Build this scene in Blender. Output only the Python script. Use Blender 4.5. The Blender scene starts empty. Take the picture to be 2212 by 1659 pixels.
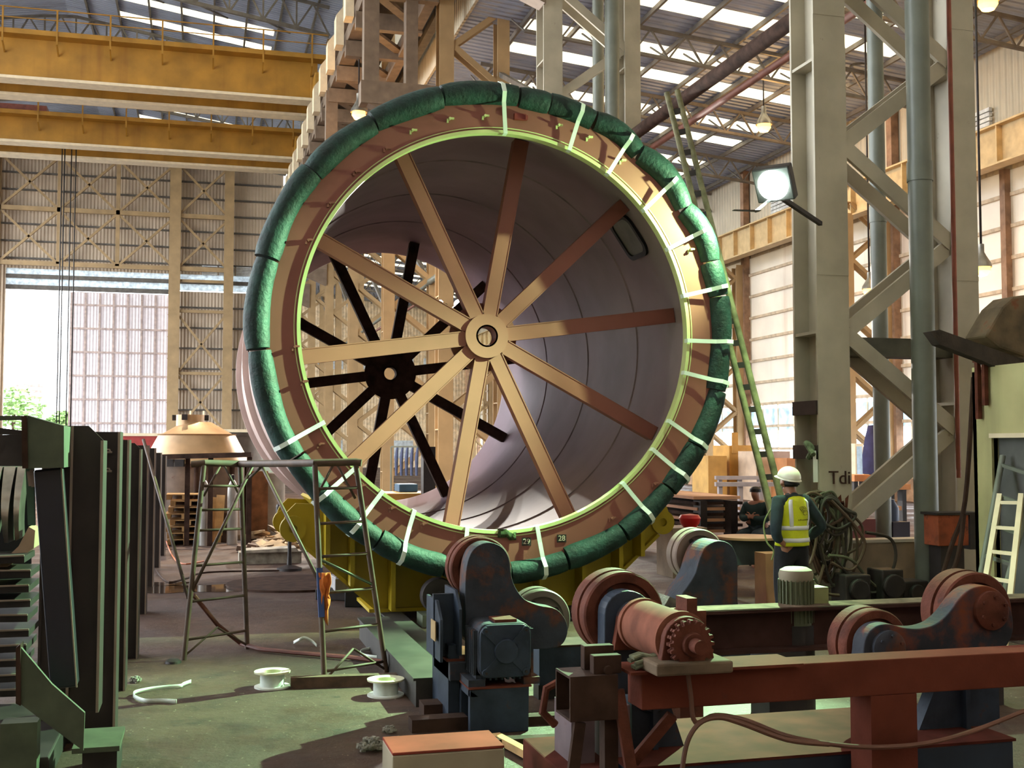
import bpy, bmesh, math, random
from mathutils import Vector, Matrix
random.seed(11)
sc = bpy.context.scene
COL = sc.collection
PI = math.pi
R = math.radians
# ------------------------------------------------------------------ camera
F, CX, CY = 2500.0, 1106.0, 829.5
TILT, YAW = math.atan(135.5 / F), R(15)
cam_data = bpy.data.cameras.new('camera')
cam_data.sensor_width = 36.0
cam_data.lens = 36.0 * F / 2212.0
cam_data.clip_end = 2000
cam = bpy.data.objects.new('camera', cam_data)
COL.objects.link(cam)
CAM = Vector((0, 0, 2.0))
cam.location = CAM
cam.rotation_euler = (PI / 2 + TILT, 0, -YAW)
sc.camera = cam
RM = Matrix.Rotation(-YAW, 3, 'Z') @ Matrix.Rotation(PI / 2 + TILT, 3, 'X')
# ------------------------------------------------------------------ world, light, exposure
sc.view_settings.view_transform = 'Standard'
sc.view_settings.look = 'None'
sc.view_settings.gamma = 1.0
sc.view_settings.exposure = 1.35
sc.cycles.use_denoising = True
sc.cycles.max_bounces = 8
sc.cycles.sample_clamp_indirect = 6.0
W = bpy.data.worlds.new('sky')
sc.world = W
W.use_nodes = True
bg = W.node_tree.nodes['Background']
bg.inputs[0].default_value = (0.88, 0.95, 1.0, 1)
bg.inputs[1].default_value = 4.0


def ray(px, py):
    return RM @ Vector(((px - CX) / F, -(py - CY) / F, -1.0))


def PY(px, py, y):
    r = ray(px, py); return CAM + r * (y / r.y)


def PX(px, py, x):
    r = ray(px, py); return CAM + r * (x / r.x)


def PZ(px, py, z=0.0):
    r = ray(px, py); return CAM + r * ((z - 2.0) / r.z)


def PD(px, py, d):
    r = ray(px, py); h = r.x * math.sin(YAW) + r.y * math.cos(YAW)
    return CAM + r * (d / h)


def lamp(name, loc, energy, color, size, kind='POINT', target=None, spot=None):
    l = bpy.data.lights.new(name, kind)
    l.energy = energy
    l.color = color
    if kind in ('POINT', 'SPOT'):
        l.shadow_soft_size = size
    if kind == 'SPOT':
        l.spot_size = R(spot); l.spot_blend = .5
    o = bpy.data.objects.new(name, l)
    o.location = loc
    if target is not None:
        o.rotation_euler = (Vector(target) - Vector(loc)).to_track_quat('-Z', 'Y').to_euler()
    COL.objects.link(o)
    return o


FLOOD = PD(1668, 402, 13.45)      # the metal halide floodlight beside the nearest column
# ------------------------------------------------------------------ materials
def lin(c):
    c = c / 255.0
    return c / 12.92 if c <= .04045 else ((c + .055) / 1.055) ** 2.4


def rgb(c):
    return (lin(c[0]), lin(c[1]), lin(c[2]), 1)


MATS = {}


def mat(name, col, rough=.65, metal=0., var=.18, scale=3., rust=0., rcol=(88, 48, 32), rscale=4., bump=.0, bscale=40.,
        corr=None, streak=None, emit=None, trans=0., col2=None, spec=.4):
    if name in MATS:
        return MATS[name]
    m = bpy.data.materials.new(name)
    m.use_nodes = True
    nt = m.node_tree
    N, L = nt.nodes, nt.links
    b = N['Principled BSDF']
    b.inputs['Roughness'].default_value = rough
    b.inputs['Metallic'].default_value = metal
    b.inputs['Specular IOR Level'].default_value = spec
    tc = N.new('ShaderNodeTexCoord')
    co = tc.outputs['Object']
    n1 = N.new('ShaderNodeTexNoise'); n1.inputs['Scale'].default_value = scale; n1.inputs['Detail'].default_value = 6
    L.new(co, n1.inputs['Vector'])
    mx = N.new('ShaderNodeMix'); mx.data_type = 'RGBA'
    c = rgb(col)
    d = rgb(col2) if col2 else tuple(x * (1 - 2.2 * var) for x in c[:3]) + (1,)
    mx.inputs[6].default_value = d
    mx.inputs[7].default_value = tuple(min(1, x * (1 + (0 if col2 else var))) for x in c[:3]) + (1,)
    rp = N.new('ShaderNodeMapRange'); rp.inputs[1].default_value = .3; rp.inputs[2].default_value = .7
    L.new(n1.outputs[0], rp.inputs[0]); L.new(rp.outputs[0], mx.inputs[0])
    out = mx.outputs[2]
    if streak:                                     # vertical rust or dirt runs: noise stretched along Z
        mp = N.new('ShaderNodeMapping'); mp.inputs['Scale'].default_value = (streak[1], streak[1], streak[1] * .06)
        L.new(co, mp.inputs[0])
        n3 = N.new('ShaderNodeTexNoise'); n3.inputs['Scale'].default_value = 1; n3.inputs['Detail'].default_value = 4
        L.new(mp.outputs[0], n3.inputs['Vector'])
        r3 = N.new('ShaderNodeMapRange'); r3.inputs[1].default_value = .56; r3.inputs[2].default_value = .78; r3.inputs[4].default_value = streak[0]
        L.new(n3.outputs[0], r3.inputs[0])
        m3 = N.new('ShaderNodeMix'); m3.data_type = 'RGBA'
        L.new(r3.outputs[0], m3.inputs[0]); L.new(out, m3.inputs[6]); m3.inputs[7].default_value = rgb(streak[2])
        out = m3.outputs[2]
    if rust > 0:
        n2 = N.new('ShaderNodeTexNoise'); n2.inputs['Scale'].default_value = rscale; n2.inputs['Detail'].default_value = 8; n2.inputs['Roughness'].default_value = .65
        L.new(co, n2.inputs['Vector'])
        r2 = N.new('ShaderNodeMapRange'); r2.inputs[1].default_value = .72 - .42 * rust; r2.inputs[2].default_value = .82 - .42 * rust
        L.new(n2.outputs[0], r2.inputs[0])
        m2 = N.new('ShaderNodeMix'); m2.data_type = 'RGBA'
        L.new(r2.outputs[0], m2.inputs[0]); L.new(out, m2.inputs[6]); m2.inputs[7].default_value = rgb(rcol)
        out = m2.outputs[2]
    L.new(out, b.inputs['Base Color'])
    nrm = None
    if corr:                                       # corrugated sheet: (axis index, pitch, strength)
        sx = N.new('ShaderNodeSeparateXYZ'); L.new(co, sx.inputs[0])
        ml = N.new('ShaderNodeMath'); ml.operation = 'MULTIPLY'; ml.inputs[1].default_value = 2 * PI / corr[1]
        L.new(sx.outputs[corr[0]], ml.inputs[0])
        sn = N.new('ShaderNodeMath'); sn.operation = 'SINE'; L.new(ml.outputs[0], sn.inputs[0])
        bp = N.new('ShaderNodeBump'); bp.inputs['Strength'].default_value = 1; bp.inputs['Distance'].default_value = corr[2]
        L.new(sn.outputs[0], bp.inputs['Height']); nrm = bp.outputs[0]
    if bump > 0:
        n4 = N.new('ShaderNodeTexNoise'); n4.inputs['Scale'].default_value = bscale; n4.inputs['Detail'].default_value = 5
        L.new(co, n4.inputs['Vector'])
        bp = N.new('ShaderNodeBump'); bp.inputs['Strength'].default_value = bump; bp.inputs['Distance'].default_value = .02
        L.new(n4.outputs[0], bp.inputs['Height'])
        if nrm: L.new(nrm, bp.inputs['Normal'])
        nrm = bp.outputs[0]
    if nrm: L.new(nrm, b.inputs['Normal'])
    if emit:
        b.inputs['Emission Color'].default_value = (*emit[0], 1); b.inputs['Emission Strength'].default_value = emit[1]
    if trans > 0:                                  # sheet that lets daylight through
        t = N.new('ShaderNodeBsdfTranslucent'); L.new(out, t.inputs[0])
        ms = N.new('ShaderNodeMixShader'); ms.inputs[0].default_value = trans
        L.new(b.outputs[0], ms.inputs[1]); L.new(t.outputs[0], ms.inputs[2])
        L.new(ms.outputs[0], N['Material Output'].inputs[0])
    MATS[name] = m
    return m


# ------------------------------------------------------------------ mesh builder
ORG = {}
UP = Vector((0, 0, 1))


class MB:
    def __init__(s):
        s.v = []; s.f = []; s.sm = []

    def add(s, vs, fs, smooth=False):
        o = len(s.v)
        s.v += [Vector(p) for p in vs]
        for f in fs:
            s.f.append([o + i for i in f]); s.sm.append(smooth)
        return s

    def bb(s, x0, x1, y0, y1, z0, z1):
        return s.add([(x, y, z) for z in (z0, z1) for y in (y0, y1) for x in (x0, x1)],
                     [(0, 2, 3, 1), (4, 5, 7, 6), (0, 1, 5, 4), (2, 6, 7, 3), (0, 4, 6, 2), (1, 3, 7, 5)])

    def box(s, c, sz, rot=None):
        c = Vector(c); m = rot or Matrix.Identity(3)
        p = [c + m @ Vector((a * sz[0] / 2, b * sz[1] / 2, d * sz[2] / 2)) for d in (-1, 1) for b in (-1, 1) for a in (-1, 1)]
        return s.add(p, [(0, 2, 3, 1), (4, 5, 7, 6), (0, 1, 5, 4), (2, 6, 7, 3), (0, 4, 6, 2), (1, 3, 7, 5)])

    @staticmethod
    def frame(a, b, up=UP):
        z = (Vector(b) - Vector(a)).normalized()
        if abs(z.dot(up)) > .98: up = Vector((0, 1, 0))
        x = z.cross(up).normalized() * -1
        y = z.cross(x) * -1
        if y.dot(up) < 0: y = -y
        return x, y, z

    def bar(s, a, b, w, h=None, up=UP):
        a, b = Vector(a), Vector(b); h = h or w
        x, y, z = s.frame(a, b, up)
        q = [(-1, -1), (1, -1), (1, 1), (-1, 1)]
        p = [c + x * (i * w / 2) + y * (j * h / 2) for c in (a, b) for i, j in q]
        return s.add(p, [(3, 2, 1, 0), (4, 5, 6, 7), (0, 1, 5, 4), (1, 2, 6, 5), (2, 3, 7, 6), (3, 0, 4, 7)])

    def ibeam(s, a, b, d, w, tf=.03, tw=.02, up=UP):
        a, b = Vector(a), Vector(b)
        x, y, z = s.frame(a, b, up)
        o = y * (d / 2 - tf / 2)
        s.bar(a + o, b + o, w, tf, up); s.bar(a - o, b - o, w, tf, up)
        return s.bar(a, b, tw, d - 2 * tf, up)

    def cyl(s, a, b, r, r2=None, n=18, caps=True, smooth=True):
        a, b = Vector(a), Vector(b); r2 = r if r2 is None else r2
        x, y, z = s.frame(a, b)
        p = []
        for c, q in ((a, r), (b, r2)):
            p += [c + (x * math.cos(2 * PI * i / n) + y * math.sin(2 * PI * i / n)) * q for i in range(n)]
        s.add(p, [(i, (i + 1) % n, n + (i + 1) % n, n + i) for i in range(n)], smooth)
        if caps:
            s.add(p[:n], [tuple(range(n))[::-1]]); s.add(p[n:], [tuple(range(n))])
        return s

    def tube(s, pts, r, n=8, closed=False, smooth=True, caps=True):
        pts = [Vector(p) for p in pts]
        rr = r if isinstance(r, (list, tuple)) else [r] * len(pts)
        P = []; m = len(pts); px = None
        for i in range(m):
            t = (pts[(i + 1) % m] - pts[i - 1]) if closed else (pts[min(i + 1, m - 1)] - pts[max(i - 1, 0)])
            t.normalize()
            if px is None:
                u = UP if abs(t.z) < .9 else Vector((1, 0, 0))
                px = t.cross(u).normalized()
            x = (px - t * px.dot(t)).normalized(); px = x
            y = t.cross(x)
            P += [pts[i] + (x * math.cos(2 * PI * k / n) + y * math.sin(2 * PI * k / n)) * rr[i] for k in range(n)]
        fs = []
        for i in range(m if closed else m - 1):
            j = (i + 1) % m
            fs += [(i * n + k, i * n + (k + 1) % n, j * n + (k + 1) % n, j * n + k) for k in range(n)]
        s.add(P, fs, smooth)
        if caps and not closed:
            s.add(P[:n], [tuple(range(n))[::-1]]); s.add(P[-n:], [tuple(range(n))])
        return s

    def prism(s, poly, d):
        """poly: 3D points of a planar outline, d: extrusion vector"""
        p = [Vector(q) for q in poly]; d = Vector(d); n = len(p)
        s.add(p, [tuple(range(n))[::-1]]); s.add([q + d for q in p], [tuple(range(n))])
        return s.add(p + [q + d for q in p], [(i, (i + 1) % n, n + (i + 1) % n, n + i) for i in range(n)])

    def lathe(s, c, axis, prof, n=48, a0=0., a1=2 * PI, closed=False, smooth=True, ref=None):
        """prof: (radius, offset along axis) points; closed joins last to first"""
        c = Vector(c); z = Vector(axis).normalized()
        x = Vector(ref) if ref else (Vector((1, 0, 0)) if abs(z.x) < .9 else Vector((0, 1, 0)))
        x = (x - z * x.dot(z)).normalized(); y = z.cross(x)
        full = abs(a1 - a0 - 2 * PI) < 1e-6
        m = n if full else n + 1
        P = []
        for i in range(m):
            a = a0 + (a1 - a0) * i / n
            dd = x * math.cos(a) + y * math.sin(a)
            P += [c + dd * r + z * h for r, h in prof]
        k = len(prof); fs = []
        for i in range(n):
            j = (i + 1) % m
            for q in range(k if closed else k - 1):
                w = (q + 1) % k
                fs.append((i * k + q, j * k + q, j * k + w, i * k + w))
        s.add(P, fs, smooth)
        if not full and closed:
            s.add(P[:k], [tuple(range(k))]); s.add(P[-k:], [tuple(range(k))[::-1]])
        return s

    def build(s, name, m, parent=None, org=None, bev=0., label=None, kind=None):
        if parent is None:
            if org is None:
                lo = [min(p[i] for p in s.v) for i in range(3)]; hi = [max(p[i] for p in s.v) for i in range(3)]
                org = ((lo[0] + hi[0]) / 2, (lo[1] + hi[1]) / 2, lo[2])
            org = Vector(org)
        else:
            org = ORG[parent.name]
        me = bpy.data.meshes.new(name)
        me.from_pydata([p - org for p in s.v], [], s.f)
        me.polygons.foreach_set('use_smooth', s.sm)
        bm = bmesh.new(); bm.from_mesh(me)
        bmesh.ops.remove_doubles(bm, verts=bm.verts, dist=1e-5)
        bmesh.ops.recalc_face_normals(bm, faces=bm.faces)
        for e in bm.edges:                       # keep hard edges crisp on smooth meshes
            if len(e.link_faces) == 2 and e.calc_face_angle(0) > R(38): e.smooth = False
        bm.to_mesh(me); bm.free()
        me.materials.append(m)
        o = bpy.data.objects.new(name, me)
        COL.objects.link(o)
        ORG[o.name] = org
        if parent is None: o.location = org
        else: o.parent = parent
        if bev > 0:
            q = o.modifiers.new('edge', 'BEVEL'); q.width = bev; q.segments = 2; q.limit_method = 'ANGLE'; q.angle_limit = R(40)
        if label: o['label'] = label
        if kind: o['kind'] = kind
        return o


def tag(o, label, cat, group=None, kind=None):
    o['label'] = label; o['category'] = cat
    if group: o['group'] = group
    if kind: o['kind'] = kind
    return o


def thing(name, loc, label, cat, group=None):
    o = bpy.data.objects.new(name, None)
    o.empty_display_size = .1
    COL.objects.link(o)
    o.location = loc
    ORG[o.name] = Vector(loc)
    return tag(o, label, cat, group)


def dup(root, shift, label=None, rotz=None, scale=None):
    def cp(o, par):
        c = o.copy(); COL.objects.link(c)
        if par: c.parent = par
        for ch in o.children: cp(ch, c)
        return c
    r = cp(root, None)
    r.location = Vector(root.location) + Vector(shift)
    ORG[r.name] = Vector(r.location)
    if rotz is not None: r.rotation_euler = (0, 0, rotz)
    if scale: r.scale = scale
    if label: r['label'] = label
    return r


def struct(mb, name, m, **k):
    o = mb.build(name, m, **k); o['kind'] = 'structure'
    return o


def arc(c, r, a0, a1, n):
    return [(c[0] + r * math.cos(R(a0 + (a1 - a0) * i / n)), c[1] + r * math.sin(R(a0 + (a1 - a0) * i / n))) for i in range(n + 1)]


def text_mesh(name, body, size, loc, ex, ey, m, parent=None, depth=.004):
    """flat lettering: ex, ey are the world directions of the line and of the letters' height"""
    cu = bpy.data.curves.new(name, 'FONT'); cu.body = body; cu.size = size; cu.extrude = depth
    cu.align_x = 'CENTER'; cu.align_y = 'CENTER'
    t = bpy.data.objects.new(name + '_tmp', cu); COL.objects.link(t)
    me = bpy.data.meshes.new_from_object(t.evaluated_get(bpy.context.evaluated_depsgraph_get()))
    bpy.data.objects.remove(t)
    ex = Vector(ex).normalized(); ey = Vector(ey).normalized(); ez = ex.cross(ey)
    b = MB(); b.add([Vector(loc) + ex * v.co.x + ey * v.co.y + ez * v.co.z for v in me.vertices], [tuple(p.vertices) for p in me.polygons])
    bpy.data.meshes.remove(me)
    return b.build(name, m, parent)


# palette
M_floor = None
M_grey = mat('grey_beige_paint', (178, 170, 152), .6, var=.1, scale=1.5, rust=.12, rcol=(95, 70, 52), rscale=5)
M_tan = mat('ochre_beige_paint', (168, 140, 102), .6, var=.1, scale=1.2, rust=.06, rcol=(95, 66, 46), rscale=3)
M_pipe = mat('grey_green_pipe_paint', (112, 116, 106), .4, var=.12, scale=2)
M_yellow = mat('crane_yellow_paint', (166, 120, 42), .5, var=.12, scale=1.1, streak=(.6, 1.6, (120, 74, 24)))
M_cream = mat('cream_paint', (222, 205, 175), .55, var=.06)
M_dark = mat('dark_steel', (52, 46, 46), .55, var=.25, scale=4, metal=.2)
M_truss = mat('dark_grey_truss_paint', (104, 98, 92), .6, var=.15)
M_rust = mat('red_oxide_rust', (98, 54, 42), .75, var=.22, scale=7, rust=.22, rcol=(66, 40, 34), rscale=9, bump=.2, bscale=60, spec=.15)
M_blue = mat('worn_blue_paint', (48, 57, 72), .55, var=.2, scale=5, rust=.2, rcol=(78, 50, 42), rscale=5, bump=.1, spec=.2)
M_bluerust = mat('blue_paint_worn_to_rust', (52, 56, 66), .65, var=.2, scale=5, rust=.5, rcol=(88, 54, 42), rscale=3.2, bump=.15, spec=.2)
M_primer = mat('red_brown_primer', (136, 80, 70), .55, var=.06, scale=1.5)
M_inner = mat('mauve_primer', (142, 117, 126), .6, var=.12, scale=.9, rust=.12, rcol=(140, 104, 98), rscale=1.2)
M_white = mat('white_plastic', (228, 232, 226), .4, var=.03)
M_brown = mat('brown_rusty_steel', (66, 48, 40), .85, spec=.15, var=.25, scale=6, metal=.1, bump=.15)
M_wood = mat('pale_timber', (190, 150, 100), .8, var=.2, scale=5)
M_rope = mat('grey_green_cable', (104, 98, 78), .7, var=.2, scale=10)
# =================================================================== the hall
def floor_material():
    m = bpy.data.materials.new('oily_dirt_floor'); m.use_nodes = True
    nt = m.node_tree; N, L = nt.nodes, nt.links
    b = N['Principled BSDF']
    tc = N.new('ShaderNodeTexCoord')

    def noise(s, det, rough=.6):
        n = N.new('ShaderNodeTexNoise'); n.inputs['Scale'].default_value = s; n.inputs['Detail'].default_value = det; n.inputs['Roughness'].default_value = rough
        L.new(tc.outputs['Object'], n.inputs['Vector']); return n.outputs[0]

    def rng(x, a, c, lo=0, hi=1):
        r = N.new('ShaderNodeMapRange'); r.inputs[1].default_value = a; r.inputs[2].default_value = c; r.inputs[3].default_value = lo; r.inputs[4].default_value = hi
        L.new(x, r.inputs[0]); return r.outputs[0]

    def mix(f, a, c):
        k = N.new('ShaderNodeMix'); k.data_type = 'RGBA'
        L.new(f, k.inputs[0])
        for i, q in ((6, a), (7, c)):
            if isinstance(q, tuple): k.inputs[i].default_value = q
            else: L.new(q, k.inputs[i])
        return k.outputs[2]
    c = mix(rng(noise(.45, 7), .35, .65), rgb((56, 39, 33)), rgb((84, 62, 52)))
    c = mix(rng(noise(2.6, 9, .7), .5, .68), c, rgb((52, 38, 33)))
    c = mix(rng(noise(38, 3), .68, .74), c, rgb((170, 158, 138)))
    c = mix(rng(noise(9, 6), .62, .74), c, rgb((40, 31, 28)))
    L.new(c, b.inputs['Base Color'])
    L.new(rng(noise(.8, 4), .4, .62, .45, .92), b.inputs['Roughness'])
    b.inputs['Specular IOR Level'].default_value = .35
    bp = N.new('ShaderNodeBump'); bp.inputs['Strength'].default_value = .5; bp.inputs['Distance'].default_value = .03
    L.new(noise(14, 8, .7), bp.inputs['Height']); L.new(bp.outputs[0], b.inputs['Normal'])
    return m


struct(MB().bb(-45, 25.5, -12, 112, -.3, 0), 'floor', floor_material(), label='oily brown dirt floor of the hall')
struct(MB().bb(-300, 300, 112.2, 600, -.4, -.1).bb(25.6, 300, -50, 112.2, -.4, -.1).bb(-300, -45.1, -50, 112.2, -.4, -.1), 'ground', mat('pale_yard', (190, 185, 170), .9))

YW = 111.0
XL, XR = -26.0, 25.0
M_roofL = mat('grey_corrugated_roof', (166, 178, 204), .55, trans=.045, var=.1, scale=.4, corr=(1, .34, .06))  # slight translucency put into plain metal sheet to brighten the roof
M_wall = mat('beige_corrugated_wall', (200, 180, 158), .65, var=.08, scale=.5, corr=(0, .3, .025))
M_wallY = mat('grey_corrugated_side_wall', (190, 180, 160), .65, var=.08, scale=.5, corr=(1, .3, .03))
M_sky = mat('translucent_roof_panel', (245, 234, 212), .5, var=.12, scale=2.2, trans=.75)
M_trans = mat('translucent_wall_sheet', (232, 224, 212), .5, var=.05, scale=.6, corr=None, trans=.2, streak=(.6, 1.0, (166, 120, 80)))
M_louvre = mat('white_louvre', (225, 232, 238), .5, trans=.4)


def zL(x): return 28.5 + .155 * (7 - x) if x > -9 else 28.5 + .155 * 16 - .155 * (-9 - x)
def zR(x): return 16.6 - .1 * (x - 9.75)


def roof(name, zf, x0, x1, y0, y1, strips, xs, xe, m):
    n = [0]
    b = MB(); t = .06

    def quad(mb, xa, xb, ya, yb):
        p = [(xa, ya, zf(xa)), (xb, ya, zf(xb)), (xb, yb, zf(xb)), (xa, yb, zf(xa))]
        mb.prism(p, (0, 0, t))
    y = y0
    for yc, w in strips:
        quad(b, x0, x1, y, yc - w / 2)
        quad(b, x0, xs, yc - w / 2, yc + w / 2); quad(b, xe, x1, yc - w / 2, yc + w / 2)
        s = MB(); quad(s, xs, xe, yc - w / 2, yc + w / 2)
        struct(s, 'skylight', M_sky)
        y = yc + w / 2
    quad(b, x0, x1, y, y1)
    struct(b, name, m)


stL = []
for k in range(-2, 3):
    stL += [(75.6 + 12.2 * k, 1.15), (78.9 + 12.2 * k, 1.15)]
roof('roof', zL, -9.0, 8.6, 42, YW + .5, stL, -5.7, 4.2, M_roofL)
M_toplight = mat('top_light_roof_sheet', (235, 232, 225), .5, trans=.3)  # unseen near roof made translucent as an added source of top light
struct(MB().prism([(XL, 42, zL(XL)), (-9, 42, zL(-9)), (-9, YW, zL(-9)), (XL, YW, zL(XL))], (0, 0, .06)), 'roof', M_roofL)
struct(MB().prism([(XL, -12, zL(XL)), (-9, -12, zL(-9)), (-9, 42, zL(-9)), (XL, 42, zL(XL))], (0, 0, .06)), 'roof', M_toplight)
struct(MB().prism([(8.6, -12, zL(8.6)), (-9, -12, zL(-9)), (-9, 42, zL(-9)), (8.6, 42, zL(8.6))], (0, 0, .06)), 'roof', M_toplight)
stR = []
for k in range(-7, 11):
    stR += [(37.6 + 6.1 * k, 1.0), (39.9 + 6.1 * k, 1.0)]
roof('roof', zR, 8.6, XR + .4, -12, YW + .5, stR, 10.6, 22.6, M_roofL)

struct(MB().bb(XL, XR, -12.2, -12, 0, 9).bb(XL, XR, -12.2, -12, 21, 31), 'wall_back', M_wall)
struct(MB().bb(XL, XR, -12.15, -12.1, 9, 21), 'added_fill_window', mat('fill_light_sheet', (240, 238, 230), .5, trans=.2))  # unseen translucent band added behind the camera as fill light
struct(MB().bb(XL - .2, XL, -12, 10, 0, 27).bb(XL - .2, XL, 10, YW, 23, 27), 'wall_left', M_wallY)
struct(MB().bb(8.5, 8.6, -12, YW, 16.65, 28.5), 'wall_clerestory', M_wallY)
# purlins under the right roof, roof trusses of both bays
for i in range(9):
    x = 10.4 + 1.75 * i
    struct(MB().bar((x, 12, zR(x) - .12), (x, YW, zR(x) - .12), .09, .16), 'roof_purlin', M_truss)
for i in range(8):
    x = -7.6 + 2.0 * i
    struct(MB().bar((x, 30, zL(x) - .15), (x, YW, zL(x) - .15), .12, .2), 'roof_purlin', M_truss)
for k in range(0, 13):
    y = 35.4 + 6.1 * k - 6.1 * 1
    b = MB(); n = 12
    for i in range(n):
        xa = 9.9 + 15.0 * i / n; xb = 9.9 + 15.0 * (i + 1) / n; xm = (xa + xb) / 2
        b.bar((xa, y, zR(xa) - 1.15), (xb, y, zR(xb) - 1.15), .13, .1)
        b.bar((xa, y, zR(xa) - .25), (xb, y, zR(xb) - .25), .1, .12)
        b.bar((xa, y, zR(xa) - 1.15), (xm, y, zR(xm) - .25), .06); b.bar((xm, y, zR(xm) - .25), (xb, y, zR(xb) - 1.15), .06)
        b.bar((xa, y, zR(xa) - 1.15), (xa, y + 1.6, zR(xa) - .2), .05)
    struct(b, 'roof_truss', M_truss)
for k in range(0, 8):
    y = 49.8 - 12.2 + 6.1 + 12.2 * k
    if y > YW: break
    b = MB(); n = 14
    for i in range(n):
        xa = -20 + 27.0 * i / n; xb = -20 + 27.0 * (i + 1) / n; xm = (xa + xb) / 2
        b.bar((xa, y, zL(xa) - 2.1), (xb, y, zL(xb) - 2.1), .2, .2)
        b.bar((xa, y, zL(xa) - .4), (xb, y, zL(xb) - .4), .16, .18)
        b.bar((xa, y, zL(xa) - 2.1), (xm, y, zL(xm) - .4), .1); b.bar((xm, y, zL(xm) - .4), (xb, y, zL(xb) - 2.1), .1)
        b.bar((xa, y, zL(xa) - 2.1), (xa, y, zL(xa) - .4), .1)
        if i % 2 == 0: b.bar((xa, y, zL(xa) - 2.1), (xb, y + 5.5, zL(xb) - .5), .09)
    struct(b, 'roof_truss', M_truss)

# ------------------------------------------------------------------ the far end wall
b = MB()
b.bb(XL - 16, -17.1, YW, YW + .2, 0, 31); b.bb(-17.1, -3.1, YW, YW + .2, 18.0, 31); b.bb(-3.1, 7.2, YW, YW + .2, 0, 16.4)
b.bb(-3.1, 7.2, YW, YW + .2, 18.0, 31)
struct(b, 'wall_far', M_wall)
struct(MB().bb(-17.1, 7.2, YW + .02, YW + .1, 17.45, 18.0).bb(-17.1, 7.2, YW + .02, YW + .1, 16.5, 17.1), 'window_1', M_louvre)
struct(MB().bb(-17.1, 7.2, YW - .2, YW + .2, 17.1, 17.45).bb(-17.1, -3.1, YW - .1, YW + .2, 16.1, 16.5), 'trim_1', M_truss)
struct(MB().bb(7.2, XR, YW, YW + .2, 0, 17.2), 'wall_far_right', mat('pale_end_sheet', (214, 196, 168), .6, corr=(0, .3, .015), trans=.25))
for i, (z0, z1) in enumerate(((.9, 2.6), (9.4, 10.6))):
    for k in range(4):
        x0 = 10.6 + 3.4 * k
        f = struct(MB().bb(x0, x0 + 2.4, YW - .12, YW - .02, z0, z1), 'window_2', M_louvre)
# the big sliding door leaf
leaf = MB().bb(-11.7, -2.9, YW + .5, YW + .62, 0, 16.1)
struct(leaf, 'door_1', mat('pale_door_sheet', (226, 218, 220), .6, corr=(0, .28, .02), var=.05, trans=.2))
fr = MB()
for i in range(8): fr.bar((-11.6 + 1.22 * i, YW + .42, 0), (-11.6 + 1.22 * i, YW + .42, 16), .16, .1)
for i in range(7): fr.bar((-11.7, YW + .4, 2.0 + 2.15 * i), (-2.9, YW + .4, 2.0 + 2.15 * i), .1, .16)
struct(fr, 'door_frame', mat('mauve_door_frame', (190, 168, 160), .6))
# wall girts
for i in range(13):
    z = 18.9 + 1.55 * i
    if z < 30: struct(MB().bb(XL, 7.0, YW - .25, YW, z - .07, z + .07), 'trim_2', M_truss)
for i in range(8):
    struct(MB().bb(-3.0, 7.0, YW - .25, YW, 1.6 + 1.9 * i - .07, 1.6 + 1.9 * i + .07), 'trim_2', M_truss)
# lattice girders and portal columns in front of the end wall
YT = YW - 1.3
xs = [-22.6, -17.6, -12.6, -7.6, -2.6]
b = MB()
for z in (18.3, 23.2, 28.0): b.bar((-27, YT, z), (2.4, YT, z), .3, .4)
for i, x in enumerate(xs[:-1]):
    b.bar((x, YT, 18.3), (x, YT, 28), .34, .3)
    for z0 in (18.3, 23.2):
        z1 = z0 + 4.8
        b.bar((x, YT, z1), (x + 5, YT, z0), .2, .2); b.bar((x, YT, z0), (x + 5, YT, z1), .2, .2)
for z0 in (18.3, 23.2):
    b.bar((-2.4, YT, z0), (2.2, YT, z0 + 4.8), .2, .2); b.bar((-2.4, YT, z0 + 4.8), (2.2, YT, z0), .2, .2)
struct(b, 'wall_truss', M_tan)
b = MB()
for z0, z1 in ((0.3, 3.2), (3.6, 8.5), (8.8, 14.0)):
    b.bar((-2.2, YT, z0), (1.9, YT, z1), .26, .2); b.bar((-2.2, YT, z1), (1.9, YT, z0), .26, .2)
for z in (3.4, 8.7, 14.4, 17.2): b.bar((-2.4, YT, z), (2.2, YT, z), .26, .26)
struct(b, 'wall_bracing', M_tan)
for x, w in ((-2.6, 1.0), (2.2, .85), (-18.0, .9)):
    c = MB().ibeam((x, YT, 0), (x, YT, 29), .8, w, .08, .06, up=Vector((0, 1, 0)))
    for i in range(8): c.bar((x, YT - .42, 2 + 2 * i), (x, YT - .4, 2 + 2 * i), w + .06, .1)
    struct(c, 'portal_column', M_tan)
for i in range(3):
    x0 = -.2 + 1.55 * i
    s = MB()
    for k in range(6): s.bb(x0, x0 + 1.4, YW - .5, YW - .42, 17.95 + .15 * k, 18.05 + .15 * k)
    struct(s, 'window_3', mat('bright_louvre', (235, 240, 245), .4, trans=.3))

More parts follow.
